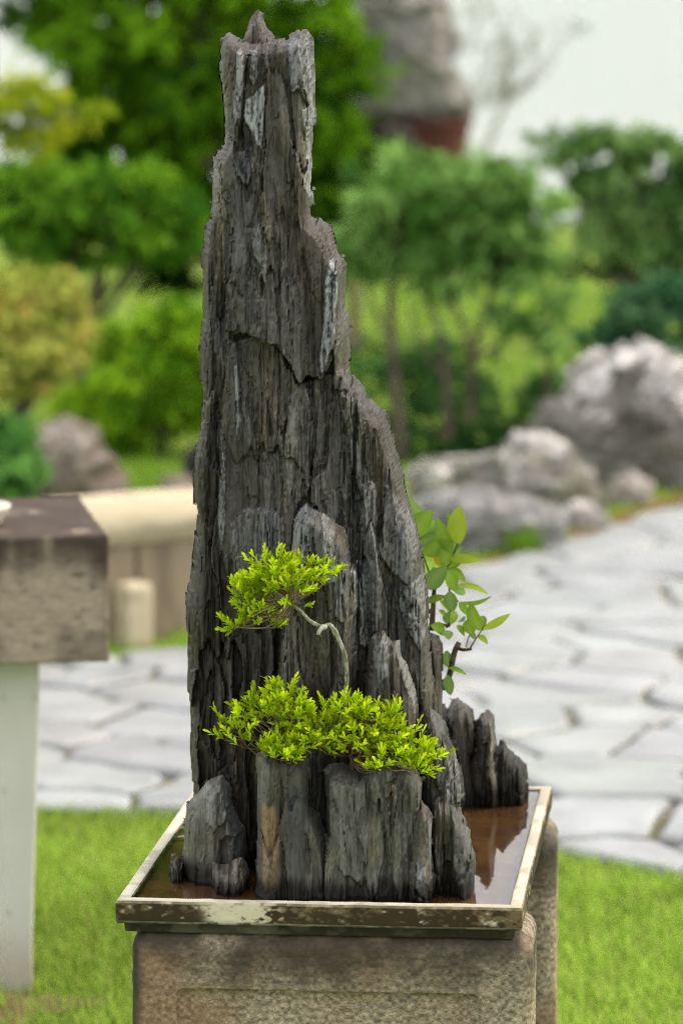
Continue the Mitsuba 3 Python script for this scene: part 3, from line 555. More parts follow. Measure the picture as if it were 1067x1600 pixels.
# ------------------------------------------------------------------ glossy leaved plant behind the spire
t = thing('leafy_plant', 'glossy green leafy plant sprouting from behind the right side of the tallest spire', 'plant')
YP = 4.66
pp = lambda x, y, dy=0.0: at(620 + x / 4.445, 760 + y / 4.445, YP + dy)
for pts, r0, r1 in (([(330, 1400, .02), (375, 1270, .0), (400, 1150, 0), (432, 1085, 0)], .0042, .0036), ([(425, 1120, 0), (470, 1135, -.01), (520, 1128, -.01)], .0026, .0018), ([(505, 1130, -.01), (560, 1040, -.01), (610, 965, -.01)], .0012, .0006),
                    ([(480, 1115, -.01), (500, 1040, 0), (520, 1000, 0)], .001, .0006), ([(240, 1000, 0), (250, 850, 0), (262, 690, 0), (300, 600, 0), (350, 560, 0), (400, 450, 0), (425, 390, 0)], .0042, .0008), ([(250, 860, 0), (200, 880, .01), (170, 900, .02)], .003, .002),
                    ([(262, 700, 0), (210, 560, .02), (160, 420, .03)], .002, .0008), ([(340, 980, 0), (375, 930, 0), (370, 800, 0), (350, 620, 0)], .002, .0008), ([(250, 960, 0), (310, 960, 0), (370, 970, 0)], .0022, .0015), ([(255, 780, 0), (330, 760, 0), (430, 800, 0)], .0012, .0007)):
    wood(t, 'stem', tube(curve([pp(*q) for q in pts], 14), np.linspace(r0, r1, 14), 7), (.03, .025, .02), (.11, .085, .06), 15)
LEAVES = [((190, 200), (85, 70), 75, 1, .03), ((120, 350), (245, 170), 100, 0, .02), ((160, 340), (262, 240), 80, 1, .04), ((130, 400), (335, 310), 60, 1, .01), ((180, 470), (350, 345), 75, 0, 0), ((375, 455), (280, 215), 60, 0, -.01), ((400, 380), (350, 175), 45, 1, .02), ((425, 400), (435, 135), 82, 2, 0),
          ((340, 555), (310, 420), 70, 0, -.01), ((375, 505), (585, 515), 45, 2, -.01), ((370, 560), (470, 505), 45, 0, .01), ((190, 700), (345, 555), 80, 1, -.02), ((350, 570), (475, 660), 45, 0, 0), ((350, 590), (395, 725), 60, 0, -.02), ((405, 695), (632, 750), 36, 2, -.01), ((390, 720), (475, 745), 40, 1, .02), ((430, 805), (655, 762), 30, 0, -.01), ((365, 730), (385, 870), 62, 1, -.02), ((200, 805), (340, 765), 34, 0, 0),
          ((430, 810), (490, 890), 34, 0, .01), ((300, 790), (365, 870), 26, 2, 0), ((580, 1000), (510, 805), 62, 0, -.02), ((500, 920), (515, 1030), 60, 0, -.01), ((600, 990), (785, 885), 36, 2, -.02), ((585, 900), (600, 1000), 45, 1, .01), ((420, 965), (468, 1040), 26, 0, 0), ((235, 965), (330, 1030), 55, 0, -.01), ((330, 1000), (355, 1065), 55, 1, -.01), ((565, 1035), (630, 1095), 28, 2, 0),
          ((355, 870), (355, 960), 50, 1, .01), ((395, 860), (370, 960), 40, 0, .0), ((345, 1140), (365, 1260), 46, 1, 0), ((360, 1260), (480, 1310), 24, 0, -.01), ((350, 1310), (372, 1450), 46, 1, -.01), ((420, 380), (390, 480), 40, 1, .02), ((350, 430), (375, 460), 30, 3, .01), ((410, 480), (450, 420), 40, 1, .03), ((215, 700), (260, 560), 50, 1, .03), ((290, 860), (330, 900), 24, 0, .0), ((470, 900), (420, 940), 24, 1, .01), ((500, 1010), (545, 1060), 26, 1, .0), ((265, 480), (320, 560), 36, 3, .02), ((190, 480), (250, 440), 50, 2, .02)]
LC = [(.17, .31, .018), (.14, .27, .07), (.30, .40, .02), (.55, .38, .02)]
rg = np.random.default_rng(21)
def big_leaf(base, tip, w, roll, cup):
    ax_ = tip - base; L = np.linalg.norm(ax_); d = ax_ / L
    nrm = np.array([.15, -1.1, .40]) + rg.normal(0, .48, 3); s = np.cross(d, nrm); s /= np.linalg.norm(s); nrm = np.cross(s, d)
    V = []; ts = np.linspace(0, 1, 9)
    for tq in ts:
        ww = w * .5 * (math.sin(math.pi * min(tq * .96 + .02, 1) ** .85) ** .75); c = base + ax_ * tq + nrm * L * .14 * math.sin(math.pi * tq)
        V += [c - s * ww + nrm * ww * cup, c, c + s * ww + nrm * ww * cup]
    f = []
    for i in range(8):
        a, b = 3 * i, 3 * i + 3
        f += [[a, a + 1, b + 1], [a, b + 1, b], [a + 1, a + 2, b + 2], [a + 1, b + 2, b + 1]]
    return trimesh.Trimesh(V, f, process=False)
for b, e, w, k, dy in LEAVES:
    m = big_leaf(pp(*b, dy), pp(*e, dy + rg.uniform(-.015, .008)), 1.65 * w / 4.445 / ppm(YP), 1, rg.uniform(.15, .5))
    c = np.tile(np.array(LC[k]) * rg.uniform(.85, 1.15), (27, 1)); c[1::3] = c[1::3] * .6 + np.array([.35, .42, .12]) * .4
    part(t, 'leaf', m, 'gloss_leaf_mat', smooth=True, color=c)

# ------------------------------------------------------------------ stone table on the left, with a dish
def vpaint(m, fn): return fn(np.asarray(m.vertices))
def table_paint(v):
    a = vfbm(v * 14, 4, 3); s = vnoise(v * 190, 6); run = vfbm(v * [22, 22, 3.0], 3, 9); sp = vnoise(v * 90, 2)
    c = lerp((.225, .178, .14), (.35, .287, .23), s)
    c = lerp(c, np.array([.055, .04, .03]) * np.ones((len(v), 1)), .45 * sstep(.5, .62, a * .45 + run * .55))
    c = lerp(c, np.array([.07, .055, .05]) * np.ones((len(v), 1)), .6 * sstep(.70, .85, sp))
    top = v[:, 2].max(); c = lerp(c, np.array([.03, .021, .018]) * np.ones((len(v), 1)), .9 * sstep(top - .095, top - .015, v[:, 2] + .12 * (run - .5)) * sstep(.12, .42, run))
    return c
t = thing('stone_table', 'pinkish granite slab table with black rain streaks on a white post', 'table')
Yt = 5.72
fr = at(170, 836, Yt); bl = at(170, 1034, Yt); kk = on(125, 775, fr[2])
zt, zb = fr[2], bl[2]
TYAW = math.atan2(fr[0] - kk[0], kk[1] - fr[1])            # the table stands turned a little
def turn(m):
    c, q = math.cos(TYAW), math.sin(TYAW); d = m.vertices[:, :2] - fr[:2]
    m.vertices[:, :2] = np.c_[d[:, 0] * c - d[:, 1] * q, d[:, 0] * q + d[:, 1] * c] + fr[:2]; return m
m = rbox((fr[0] - .9, fr[1], zb), (fr[0], fr[1] + np.linalg.norm((kk - fr)[:2]), zt), .006, 2)
def put_col(key_or_parent, name, m, fn, mat='dry_mat', **k): return part(key_or_parent, name, m, mat, smooth=True, color=fn(np.asarray(m.vertices)), **k)
m = dense(m, .009); m.vertices += (vfbm(m.vertices * 60, 3, 2)[:, None] - .5) * m.vertex_normals * .004
put_col(t, 'tabletop', turn(m), table_paint)
pL, pR, pB = at(-120, 1036, Yt + .08), at(56, 1036, Yt + .08), at(46, 1545, Yt + .08)
post = rbox((pL[0], Yt + .08, -.02), (pR[0], Yt + .26, zb - .001), .006, 2); post = dense(post, .015)
post.vertices[:, 0] += np.where(post.vertices[:, 0] > pR[0] - .05, (pB[0] - pR[0]) * sstep(zb, 0, post.vertices[:, 2]), 0)
def post_paint(v):
    a = vfbm(v * [20, 20, 8], 4, 5); sp = vnoise(v * 60, 8); c = lerp((.46, .455, .425), (.57, .565, .535), a)
    c = lerp(c, np.array([.30, .22, .13]) * np.ones((len(v), 1)), .8 * sstep(.86, .93, sp)); return lerp(c, np.array([.30, .27, .18]) * np.ones((len(v), 1)), .7 * (1 - sstep(.0, .12, v[:, 2] - .05 * a)))
post = turn(post); post.vertices[:, 0] += .020
put_col(t, 'leg', post, post_paint)
dish = thing('ceramic_dish', 'cream rimmed shallow dish of green moss on the granite slab table', 'dish')
cz = zt + .001; dc = on(-55, 822, zt); prof_ = [(.0, .0), (.052, .0), (.058, .004), (.070, .024), (.074, .030), (.0735, .033), (.070, .033), (.067, .028), (.060, .016), (0, .014)]
dm = trimesh.creation.revolve(prof_, 48); dm.apply_translation([dc[0], dc[1], cz]); put_col(dish, 'bowl', dm, lambda v: np.tile([.66, .62, .50], (len(v), 1)), 'slab_mat')
mm = trimesh.creation.icosphere(3, 1.0); mm.vertices = mm.vertices * [.063, .063, .012] * (1 + .25 * (vfbm(mm.vertices * 5, 3, 2)[:, None] - .5)) + [dc[0], dc[1], cz + .018]
put_col(dish, 'moss', mm, lambda v: lerp((.05, .10, .015), (.12, .20, .03), vfbm(v * 120, 3, 4)))

# ------------------------------------------------------------------ low wall with a round coping
t = thing('low_wall', 'low cream garden wall with a rounded coping behind the flagstones', 'wall')
Yw = float(on(270, 1000)[1]); L0, L1 = at(-260, 1000, Yw)[0], at(440, 1000, Yw)[0]
zc = at(270, 815, Yw)[2]; rc = 42 / ppm(Yw)
co = tube(np.array([[x, Yw + .10, zc] for x in np.linspace(L0, L1, 60)]), rc, 28)
co.vertices[:, 1] = (co.vertices[:, 1] - Yw - .10) * 1.7 + Yw + .10
co.vertices += (vfbm(co.vertices * 25, 3, 1)[:, None] - .5) * .006
def cream(v): 
    c = lerp((.36, .31, .21), (.54, .47, .34), vfbm(v * [8, 8, 14], 4, 3)); return lerp(c, np.array([.2, .16, .11]) * np.ones((len(v), 1)), .6 * sstep(.56, .7, vfbm(v * [6, 6, 30], 3, 12)))
def bodyc(v):
    c = lerp((.20, .155, .10), (.29, .235, .165), vfbm(v * [12, 12, 5], 4, 3)); return lerp(c, np.array([.13, .10, .07]) * np.ones((len(v), 1)), .6 * sstep(.5, .62, vfbm(v * [16, 16, 3], 3, 12)))
PV = np.array([at(270, 0, Yw)[0], Yw]); WYAW = math.radians(33)
def swing(m):
    c, q = math.cos(WYAW), math.sin(WYAW); d = m.vertices[:, :2] - PV
    m.vertices[:, :2] = np.c_[d[:, 0] * c - d[:, 1] * q, d[:, 0] * q + d[:, 1] * c] + PV; return m
put_col(t, 'coping', swing(co), cream)
wz1 = zc - rc * .85
xj = [L0, at(40, 0, Yw)[0], at(215, 0, Yw)[0], at(345, 0, Yw)[0], L1]
for a, b in zip(xj[:-1], xj[1:]):
    put_col(t, 'block', swing(dense(rbox((a + .004, Yw + .04, -.03), (b - .004, Yw + .17, wz1), .01, 2), .03)), bodyc)
put_col(t, 'pier', swing(dense(rbox((at(166, 0, Yw)[0], Yw - .04, -.03), (at(214, 0, Yw)[0], Yw + .036, at(190, 903, Yw)[2]), .012, 2), .03)), cream)

# ------------------------------------------------------------------ boulders
def boulder(name, label, outline, base_py, depth, seed, c0, c1, white=.5, top_w=.0, Y=None, z0=-.05, R=None, moss=.0, mat='dry_mat'):
    key = thing(name, label, 'boulder')
    Yf = float(on(500, base_py)[1]) if Y is None else Y
    Ym = Yf + depth * .45
    poly = at(np.array(outline, float)[:, 0], np.array(outline, float)[:, 1], Ym)[:, [0, 2]]
    if Y is None: poly[:, 1] = np.where(poly[:, 1] < .02, z0, poly[:, 1])
    pg = Polygon(poly).buffer(0); c = np.array(pg.representative_point().coords[0]) if not pg.contains(pg.centroid) else np.array(pg.centroid.coords[0])
    s = trimesh.creation.icosphere(6, 1.0).vertices.copy(); f = trimesh.creation.icosphere(6, 1.0).faces
    ang = np.arctan2(s[:, 2], s[:, 0]); ex = np.array(pg.exterior.coords)[:-1] - c
    ea = np.arctan2(ex[:, 1], ex[:, 0]); er = np.hypot(*ex.T); o = np.argsort(ea); ea, er = ea[o], er[o]
    # radius of the outline along each angle, through many short chords
    samp = shapely.segmentize(pg.exterior, .01); q = np.array(samp.coords) - c; qa = np.arctan2(q[:, 1], q[:, 0]); qr = np.hypot(*q.T); o = np.argsort(qa)
    rad = np.interp(ang, np.r_[qa[o] - 2 * np.pi, qa[o], qa[o] + 2 * np.pi], np.tile(qr[o], 3))
    rh = np.hypot(s[:, 0], s[:, 2]); pw_ = .55
    k = np.where(rh > 1e-6, rh ** pw_ / np.maximum(rh, 1e-6), 0)
    v = np.c_[c[0] + s[:, 0] * k * rad, Ym + np.sign(s[:, 1]) * np.abs(s[:, 1]) ** .8 * depth / 2, c[1] + s[:, 2] * k * rad]
    scale = math.sqrt(pg.area); n1 = vfbm(v * (4 / scale) , 4, seed); 
    ridge = 1 - np.abs(2 * vfbm(v * np.array([3.0, 3.0, 5.0]) / scale, 3, seed + 3) - 1)
    nrm = trimesh.Trimesh(v, f, process=False).vertex_normals
    v = v + nrm * ((n1 - .5) * .10 + (ridge - .7) * .14 + (vfbm(v * 16 / scale, 3, seed + 5) - .5) * .08 + .12 * (plates(v[:, 0] + .5 * v[:, 1], v[:, 2] - .3 * v[:, 0], .24 * scale, .17 * scale, seed + 40)[0] - .5))[:, None] * scale
    m = trimesh.Trimesh(v, f, process=False); nz = np.asarray(m.vertex_normals)[:, 2]
    a = vfbm(v * 7 / scale, 4, seed + 6); b = vfbm(v * 22 / scale, 3, seed + 7)
    col = lerp(c0, c1, sstep(.3, .7, a * .6 + b * .4)); col = lerp(col, np.array([.66, .63, .62]) * np.ones((len(v), 1)), white * sstep(.60, .68, .5 * vfbm(v * 5 / scale, 3, seed + 8) + .5 * b + top_w * ((v[:, 2] - c[1]) / scale - .12)))  # white patches, more of them towards the top
    if moss: col = lerp(col, np.array([.10, .13, .03]) * np.ones((len(v), 1)), moss * sstep(.52, .62, vfbm(v * 6 / scale, 3, seed + 9)))
    put(key, m, mat, smooth=True, color=col); return key
G0, G1 = (.085, .078, .068), (.20, .187, .172)
boulder('boulder', 'largest grey boulder, whiter towards the top, by the far path edge', [(800, 720), (845, 650), (868, 625), (898, 585), (950, 562), (1010, 545), (1045, 556), (1090, 600), (1130, 700), (1120, 790), (960, 775), (850, 760)], 765, .6, 3, G0, G1, .85, .45)
boulder('boulder', 'long low grey rock with white ledges, left of the largest boulder', [(640, 745), (665, 728), (740, 720), (800, 700), (830, 685), (875, 695), (910, 730), (940, 780), (935, 820), (860, 830), (700, 800), (650, 790)], 822, .4, 12, G0, (.20, .185, .165), .6, .5, moss=.3)
boulder('boulder', 'smooth grey boulder nearest the leafy plant at the path edge', [(640, 800), (660, 775), (720, 768), (800, 775), (855, 790), (885, 820), (890, 860), (800, 868), (720, 870), (650, 880)], 868, .3, 17, (.15, .147, .143), (.24, .236, .232), .35, .3)
boulder('boulder', 'small white stone at the right tip of the rock group', [(880, 800), (895, 785), (925, 790), (950, 812), (940, 832), (895, 835)], 832, .16, 23, (.2, .18, .165), (.32, .3, .28), .9, .3)
boulder('boulder', 'small cream stone at the foot of the largest boulder', [(948, 770), (958, 748), (990, 742), (1015, 755), (1022, 780), (1000, 790), (960, 790)], 790, .18, 29, (.22, .19, .16), (.34, .3, .27), .8, .2)
boulder('boulder', 'pinkish brown boulder under the yellow bush', [(40, 700), (60, 675), (100, 665), (140, 680), (165, 715), (190, 760), (200, 800), (30, 800)], 800, .35, 31, (.11, .088, .07), (.19, .155, .13), .3, .2)
boulder('boulder', 'small dark stone peeping out left of the tallest spire', [(294, 770), (290, 730), (300, 695), (330, 690), (345, 770)], 770, .12, 37, (.02, .02, .02), (.05, .05, .05), 0)
boulder('boulder', 'small pinkish stone behind the low wall coping', [(235, 775), (255, 752), (290, 745), (310, 760), (315, 785), (235, 785)], 785, .15, 41, (.17, .135, .11), (.26, .22, .19), .3)

# ------------------------------------------------------------------ trees and shrubs
def crown(rg, clumps, Y, n, L, cols, droop=.3, width=.42, shell=.55, gaps=.0, up=.5, seed=0, sub=34):
    k = 1 / ppm(Y); w = np.array([c[2] * c[3] for c in clumps], float); w /= w.sum(); P, D, N = [], [], []
    # boughs: flattened sprays of leaves set over the surface of each clump
    area = sum(c[2] * c[3] for c in clumps); m = max(6, int(2.6 * area / (sub * sub)))
    ids = rg.choice(len(clumps), m, p=w); cl = np.array([list(c) + [0] * (5 - len(c)) for c in clumps], float)[ids]
    u0 = rdir(rg, m); u0[:, 2] = np.where(rg.uniform(size=m) < .4, np.abs(u0[:, 2]), u0[:, 2]); rr = rg.uniform(shell, 1.0, m) ** .7
    S0 = at(cl[:, 0], cl[:, 1], Y + cl[:, 4]) + u0 * np.c_[cl[:, 2] * k, np.minimum(cl[:, 2], cl[:, 3] * 1.5) * k, cl[:, 3] * k] * rr[:, None]
    si = rg.integers(0, m, n); sr = sub * k * rg.uniform(.6, 1.3, m)[si]; u1 = rdir(rg, n); q1 = rg.uniform(.2, 1.0, n) ** .5
    P = S0[si] + u1 * np.c_[sr, sr, sr * .5] * q1[:, None]; u = u1 * .7 + u0[si] * .5
    young = np.clip(.5 + 1.15 * (rg.uniform(size=m)[si] - .5) + .35 * (rg.uniform(size=n) - .5), 0, 1)      # each spray has its own age and green
    if gaps:
        keep = vfbm(P * (1.0 / (28 * k)) , 2, seed + 1) > gaps; P, u, young = P[keep], u[keep], young[keep]; n = len(P)
    D = u * [1, 1, .5] + rg.normal(0, .55, (n, 3)) + [0, 0, .15 - droop]
    N = u * .6 + np.array([0, -.25, up]) + rg.normal(0, .4, (n, 3))
    V, f, i = leaves(P, D, N, L * rg.uniform(.7, 1.3, n), L * width * rg.uniform(.8, 1.2, n), rg.uniform(0, .4, n), 'oval')
    t = np.clip(rg.uniform(0, 1, n) * .4 + young * .85 - .22, 0, 1)
    c = lerp(cols[0], cols[1], t)
    if len(cols) > 2:
        pick = rg.uniform(size=n) < cols[2][3]; c[pick] = np.array(cols[2][:3]) * rg.uniform(.8, 1.2, (pick.sum(), 1))
    return (V, f), c[i]
def limbs(rg, base, clumps, Y, r0, stem_frac=.45, jit=.03, picks=None):
    ms = []; top = np.mean([at(c[0], c[1], Y) for c in clumps], 0); fork = base + (top - base) * stem_frac + rg.normal(0, jit, 3) * [1, .4, .2]
    ms.append(tube(curve([base - [0, 0, .05], (base + fork) / 2 + rg.normal(0, jit, 3) * [1, .5, 0], fork], 12), np.linspace(r0, r0 * .7, 12), 9))
    br = []
    for c in clumps if picks is None else [clumps[i] for i in picks]:
        e = at(c[0], c[1], Y + (c[4] if len(c) > 4 else 0)); mid = (fork + e) / 2 + rg.normal(0, jit, 3)
        br.append(tube(curve([fork, mid, e], 10), np.linspace(r0 * .55, r0 * .15, 10), 6))
    return ms[0], cat(br)
def tree(name, label, category, clumps, Y, n, L, cols, base=None, r0=.03, bark=((.05, .04, .03), (.14, .11, .085)), seed=1, picks=None, stem_frac=.45, stems=(), group=None, **k):
    rg = np.random.default_rng(seed); t = thing(name, label, category, group)
    if base is not None:
        b = at(base[0], base[1], Y) if len(base) > 2 else at(base[0], 0, Y) * [1, 1, 0]
        a, br = limbs(rg, b, clumps, Y, r0, stem_frac, picks=picks)
        wood(t, 'trunk', a, *bark, seed)
        wood(t, 'branches', br, *bark, seed, kind='stuff')
    for pts, ra, rb in stems:
        wood(t, 'stem', tube(curve([at(x, y, Y + dy) for x, y, dy in pts], 14), np.linspace(ra, rb, 14), 7), *bark, seed)
    m, c = crown(rg, clumps, Y, n, L, cols, seed=seed, **k)
    part(t, 'crown', m, 'far_leaf_mat', color=c, kind='stuff'); return t
DK = ((.010, .042, .004), (.17, .36, .014))
tree('tall_tree', 'tall dark green tree filling the upper left behind the spire', 'tree',
     [(260, 120, 190, 130, 0), (150, 60, 110, 80, -.1), (400, 50, 120, 110, .1), (550, 150, 62, 62, -.1), (475, 50, 50, 80, 0), (480, 150, 60, 60, .1), (300, -80, 220, 100, 0), (200, 230, 120, 70, 0), (420, 220, 170, 90, .2), (300, 310, 130, 60, .2), (530, 250, 60, 60, .3), (120, -60, 120, 90, .2), (380, -260, 260, 150, 0), (120, -300, 240, 160, .2), (300, -520, 280, 170, 0), (-80, -160, 200, 160, .3), (60, -620, 260, 180, .2), (420, -780, 240, 170, 0), (180, -900, 280, 160, 0)],
     15.2, 24000, .105, DK, base=(400, 0), r0=.07, seed=3, shell=.35, gaps=.30, sub=46)
tree('back_shrub', 'shrub mass with tree shade put into its dark leaves, under the tall tree, beside the spire', 'shrub', [(300, 400, 110, 100, 0), (430, 380, 130, 120, 0), (540, 300, 70, 80, .1), (250, 300, 100, 60, 0), (420, 150, 110, 120, 0), (500, 200, 70, 110, 0), (620, 330, 80, 60, 0), (720, 350, 110, 56, 0), (790, 370, 60, 46, 0), (320, 130, 130, 110, 0), (580, 210, 50, 50, 0)], 16.5, 12600, .07, ((.012, .03, .008), (.03, .06, .012)), base=(420, 0), r0=.04, seed=4, shell=.2)  # near-black leaf greens stand in for the deep shade among the trees
tree('yellow_tree', 'thin yellow green branch spray at the upper left edge', 'tree', [(20, 160, 70, 28, 0), (90, 190, 60, 18, 0), (40, 215, 50, 20, 0), (130, 185, 36, 12, 0), (-60, 190, 80, 60, 0), (60, 140, 30, 12, 0)], 12.5, 1500, .05, ((.20, .30, .015), (.48, .52, .03)), seed=6, gaps=.30, sub=26, stems=[([(-80, 240, 0), (0, 205, 0), (70, 190, 0), (150, 180, 0)], .012, .004), ([(-80, 200, 0), (-10, 165, 0), (50, 150, 0)], .01, .004)])
tree('layered_shrub', 'green layered shrub at middle left behind the yellow bush', 'shrub', [(70, 300, 90, 46, 0), (170, 310, 90, 44, 0), (250, 350, 60, 44, 0), (110, 370, 120, 50, 0), (230, 400, 60, 44, 0), (20, 350, 80, 70, 0), (130, 440, 110, 55, .05), (210, 290, 46, 24, 0)], 13.4, 5200, .066, ((.035, .13, .012), (.20, .40, .025)), base=(130, 0), r0=.035, seed=8, shell=.4, gaps=.36)
tree('light_shrub', 'bright lime green shrub left of the spire, above the little lawn', 'shrub', [(270, 540, 80, 66, 0), (200, 570, 80, 60, 0), (300, 500, 50, 40, .1), (180, 640, 90, 46, 0), (270, 640, 80, 46, 0), (330, 580, 50, 90, .1), (250, 690, 60, 24, 0)], 12.6, 5000, .058, ((.07, .19, .010), (.28, .47, .02)), base=(240, 0), r0=.03, seed=9, shell=.4, gaps=.36)
tree('yellow_bush', 'rounded yellow bush with orange tips at the left edge', 'shrub', [(30, 520, 90, 100, 0), (85, 560, 50, 64, -.05), (40, 450, 80, 44, 0), (-30, 540, 110, 110, 0), (95, 500, 40, 46, 0), (50, 625, 74, 36, 0)], 11.6, 4600, .044, ((.18, .23, .03), (.62, .64, .15), (.52, .32, .09, .07)), base=(40, 0), r0=.03, seed=10, shell=.5, gaps=.33)
tree('fern_plant', 'blue green leafy plant at the left edge beside the pinkish boulder', 'plant', [(15, 730, 34, 44, 0), (-20, 740, 50, 60, 0), (0, 700, 36, 30, 0)], 10.6, 700, .06, ((.06, .18, .035), (.18, .38, .09)), base=(0, 0), r0=.012, seed=12, shell=.3)
GY = ((.06, .16, .025), (.30, .50, .14))
tree('dome_tree', 'domed grey green tree on thin dark stems right of the spire', 'tree',
     [(640, 300, 110, 55, 0), (730, 290, 90, 46, 0), (790, 330, 70, 60, 0), (590, 350, 70, 52, 0), (690, 360, 130, 60, 0), (560, 390, 50, 34, 0), (650, 400, 80, 34, 0), (780, 400, 80, 46, 0), (840, 440, 46, 50, 0), (720, 440, 50, 24, 0), (770, 500, 40, 24, .05), (860, 500, 30, 40, 0), (560, 430, 36, 26, 0)],
     12.3, 5200, .056, GY, seed=14, shell=.3, gaps=.33, sub=30,
     stems=[([(628, 720, 0), (618, 600, 0), (610, 500, 0), (612, 400, 0), (640, 330, 0)], .024, .010), ([(700, 690, 0), (695, 560, .05), (670, 470, .05), (640, 400, 0)], 0.0135, 0.0075), ([(735, 660, 0), (740, 560, 0), (760, 480, 0), (800, 400, 0)], 0.0135, 0.0075), ([(740, 580, 0), (720, 500, 0), (690, 440, 0), (680, 380, 0)], 0.0108, 0.0060), ([(745, 560, 0), (790, 530, 0), (840, 490, 0)], 0.0095, 0.0045), ([(600, 520, 0), (570, 440, 0), (560, 400, 0)], 0.0081, 0.0045), ([(855, 640, 0), (858, 560, 0), (850, 470, 0)], 0.0108, 0.0075), ([(700, 600, 0), (660, 540, 0), (640, 480, 0)], 0.0068, 0.0045), ([(890, 620, .1), (885, 520, .1), (870, 440, .1)], 0.0095, 0.0060)])
tree('understory_shrub', 'low dark green shrubs at the feet of the domed tree', 'shrub', [(640, 640, 60, 46, 0), (720, 620, 70, 46, 0), (790, 630, 70, 50, 0), (620, 700, 60, 40, 0), (700, 690, 80, 40, 0), (780, 690, 60, 30, 0), (585, 570, 40, 40, .1), (680, 560, 50, 26, 0), (840, 600, 40, 34, 0), (640, 590, 50, 26, 0), (760, 580, 40, 24, 0), (600, 640, 36, 40, 0), (640, 730, 40, 26, -.1)], 12.6, 2300, .054, ((.028, .10, .025), (.13, .27, .08)), base=(700, 0), r0=.014, seed=15, shell=.3, gaps=.43, sub=28)
tree('spreading_tree', 'spreading tree with see through crown and brown trunk at the right edge', 'tree', [(865, 236, 56, 18, 0), (910, 222, 46, 20, 0), (960, 240, 80, 36, 0), (1040, 250, 70, 46, 0), (950, 290, 60, 30, 0), (1030, 320, 60, 34, 0), (930, 370, 60, 30, 0), (1010, 390, 80, 36, 0), (1080, 330, 60, 100, 0), (900, 420, 46, 26, 0), (870, 300, 26, 14, 0), (960, 335, 40, 18, 0), (1050, 430, 60, 36, 0)], 13.6, 4200, .058, ((.05, .13, .03), (.25, .40, .12)), base=(1010, 0), r0=.045, bark=((.07, .05, .035), (.16, .12, .085)), seed=16, shell=.3, gaps=.36, sub=24, stem_frac=.62)
tree('corner_shrub', 'dark bluish green shrub behind the largest boulder', 'shrub', [(1020, 500, 80, 56, 0), (970, 540, 50, 36, 0), (1070, 480, 70, 60, 0), (1050, 450, 40, 30, 0)], 12.9, 2000, .058, ((.03, .10, .045), (.14, .27, .12)), base=(1030, 0), r0=.015, seed=17, shell=.4)
tree('bare_tree', 'faint thinly leaved tree before the white wall at the upper right', 'tree', [(760, 70, 50, 24, 0), (830, 60, 50, 22, 0), (800, 100, 44, 16, 0), (870, 90, 34, 14, 0), (780, 150, 40, 16, 0), (790, 20, 60, 24, 0), (900, 40, 40, 20, 0)], 18.5, 260, .045, ((.16, .19, .12), (.30, .32, .24)), base=(700, 0), r0=.018, bark=((.20, .18, .14), (.30, .27, .22)), seed=18, stem_frac=.80, gaps=.35)
# grass tuft at the foot of the smooth boulder
rg = np.random.default_rng(8); tp = on(818, 872); P = np.c_[tp[0] + rg.normal(0, .022, 260), tp[1] + rg.normal(0, .02, 260), np.zeros(260)]
V, f, c = blades(P, .085, .002, rg, (.10, .22, .02), (.20, .34, .03), .6); put(thing('grass_tuft', 'bright green grass tuft at the foot of the smooth grey boulder', 'grass tuft'), (V, f), 'leaf_mat', color=c)
# strip of bare reddish soil along the far path edge
sp = np.array([on(x, y)[:2] for x, y in ((660, 925), (760, 893), (890, 853), (980, 820), (1067, 787), (1250, 735))]); st = LineString(sp).buffer(.09).difference(pave_poly)
st = max(st.geoms, key=lambda g: g.area) if st.geom_type != 'Polygon' else st
sv, sf = trimesh.creation.triangulate_polygon(st, engine='earcut')
scene['soil_mat'] = {'type': 'diffuse', 'reflectance': {'type': 'rgb', 'value': [.20, .105, .06]}}
put(setting('soil'), trimesh.Trimesh(np.c_[sv, np.full(len(sv), .008)], sf, process=False), 'soil_mat')

bv, bf = trimesh.creation.triangulate_polygon(BARE, engine='earcut')
scene['dirt_mat'] = {'type': 'diffuse', 'reflectance': {'type': 'rgb', 'value': [.15, .12, .06]}}
put(setting('soil_patch'), trimesh.Trimesh(np.c_[bv, np.full(len(bv), .004)], bf, process=False), 'dirt_mat')
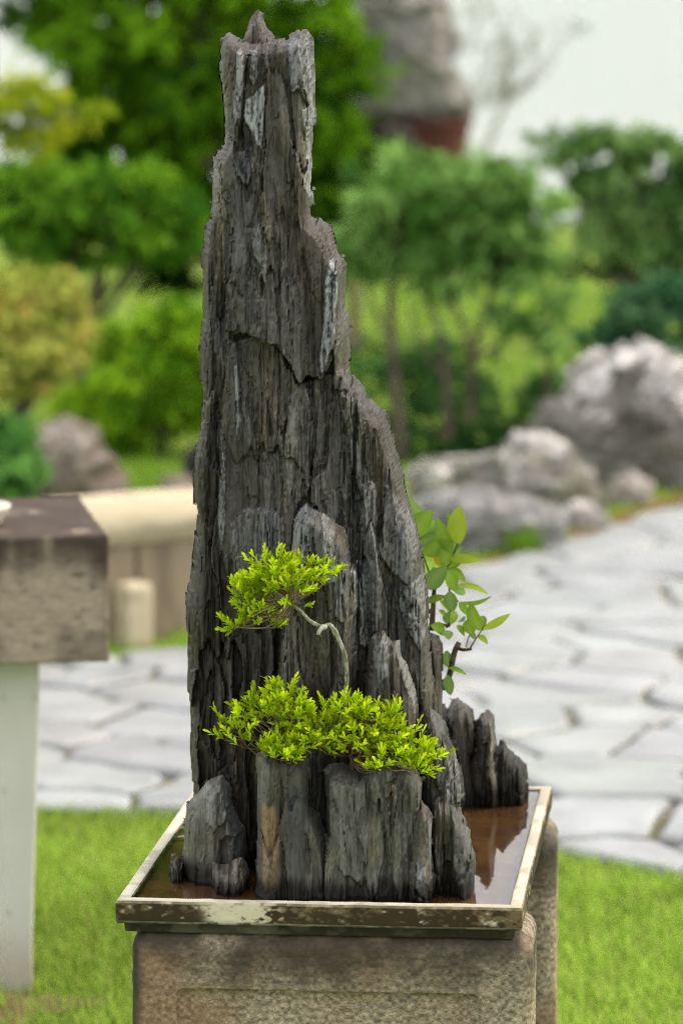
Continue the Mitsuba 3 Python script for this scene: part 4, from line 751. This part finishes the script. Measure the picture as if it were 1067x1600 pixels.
# ------------------------------------------------------------------ viewing rock in its red pot, behind
YV = 16.2
pot = thing('clay_pot', 'red brown clay pot on a stone shelf carrying the big viewing rock', 'pot')
pa, pb = at(600, 186, YV), at(737, 245, YV); hw = (pb[0] - pa[0]) / 2; cx_ = (pa[0] + pb[0]) / 2; zz0, zz1 = pb[2] - .06, pa[2]
pm = trimesh.creation.revolve([(0, zz0), (hw * .80, zz0), (hw * .86, zz0 + .02), (hw * .95, zz1 - .03), (hw * 1.03, zz1 - .026), (hw * 1.03, zz1), (hw * .9, zz1), (hw * .86, zz1 - .02), (0, zz1 - .02)], 40); pm.apply_translation([cx_, YV, 0])
put_col(pot, 'body', pm, lambda v: lerp((.080, .026, .021), (.12, .045, .035), vfbm(v * 12, 3, 2)))
put_col(pot, 'shelf', dense(rbox((at(440, 0, YV)[0], YV - hw, zz0 - .06), (cx_ + hw * 1.05, YV + hw, zz0 - .001), .012, 2), .05), bodyc)
for lx in (at(455, 0, YV)[0], at(545, 0, YV)[0]): put_col(pot, 'shelf_leg', dense(rbox((lx, YV - hw * .7, -.03), (lx + .05, YV + hw * .7, zz0 - .061), .012, 2), .05), bodyc)
boulder('viewing_rock', 'big grey viewing rock set in the red brown pot at the top of the picture', [(560, 190), (550, 90), (545, 20), (560, -40), (620, -50), (680, -20), (705, 30), (700, 80), (722, 130), (728, 175), (690, 194), (620, 192)], 0, .42, 47, (.18, .168, .158), (.34, .32, .305), .25, .2, Y=YV - .18)
boulder('viewing_rock', 'dark rock wedged beside the red brown pot', [(590, 240), (585, 215), (605, 198), (640, 200), (650, 225), (645, 320), (590, 320)], 0, .20, 53, (.03, .027, .025), (.08, .075, .07), .1, Y=YV - .45)

# ------------------------------------------------------------------ white garden wall
wl_ = thing('plaster_wall', 'tall white plastered garden wall closing off the garden behind the trees', 'wall')
YG = 25.0
part(wl_, 'wall', rbox((-14, YG, -.05), (14, YG + .25, 2.7), .01, 1), 'plaster_mat', smooth=False)
put_col(wl_, 'coping', rbox((-14, YG - .12, 2.701), (14, YG + .37, 2.80), .03, 2), lambda v: np.tile([.12, .12, .12], (len(v), 1)))
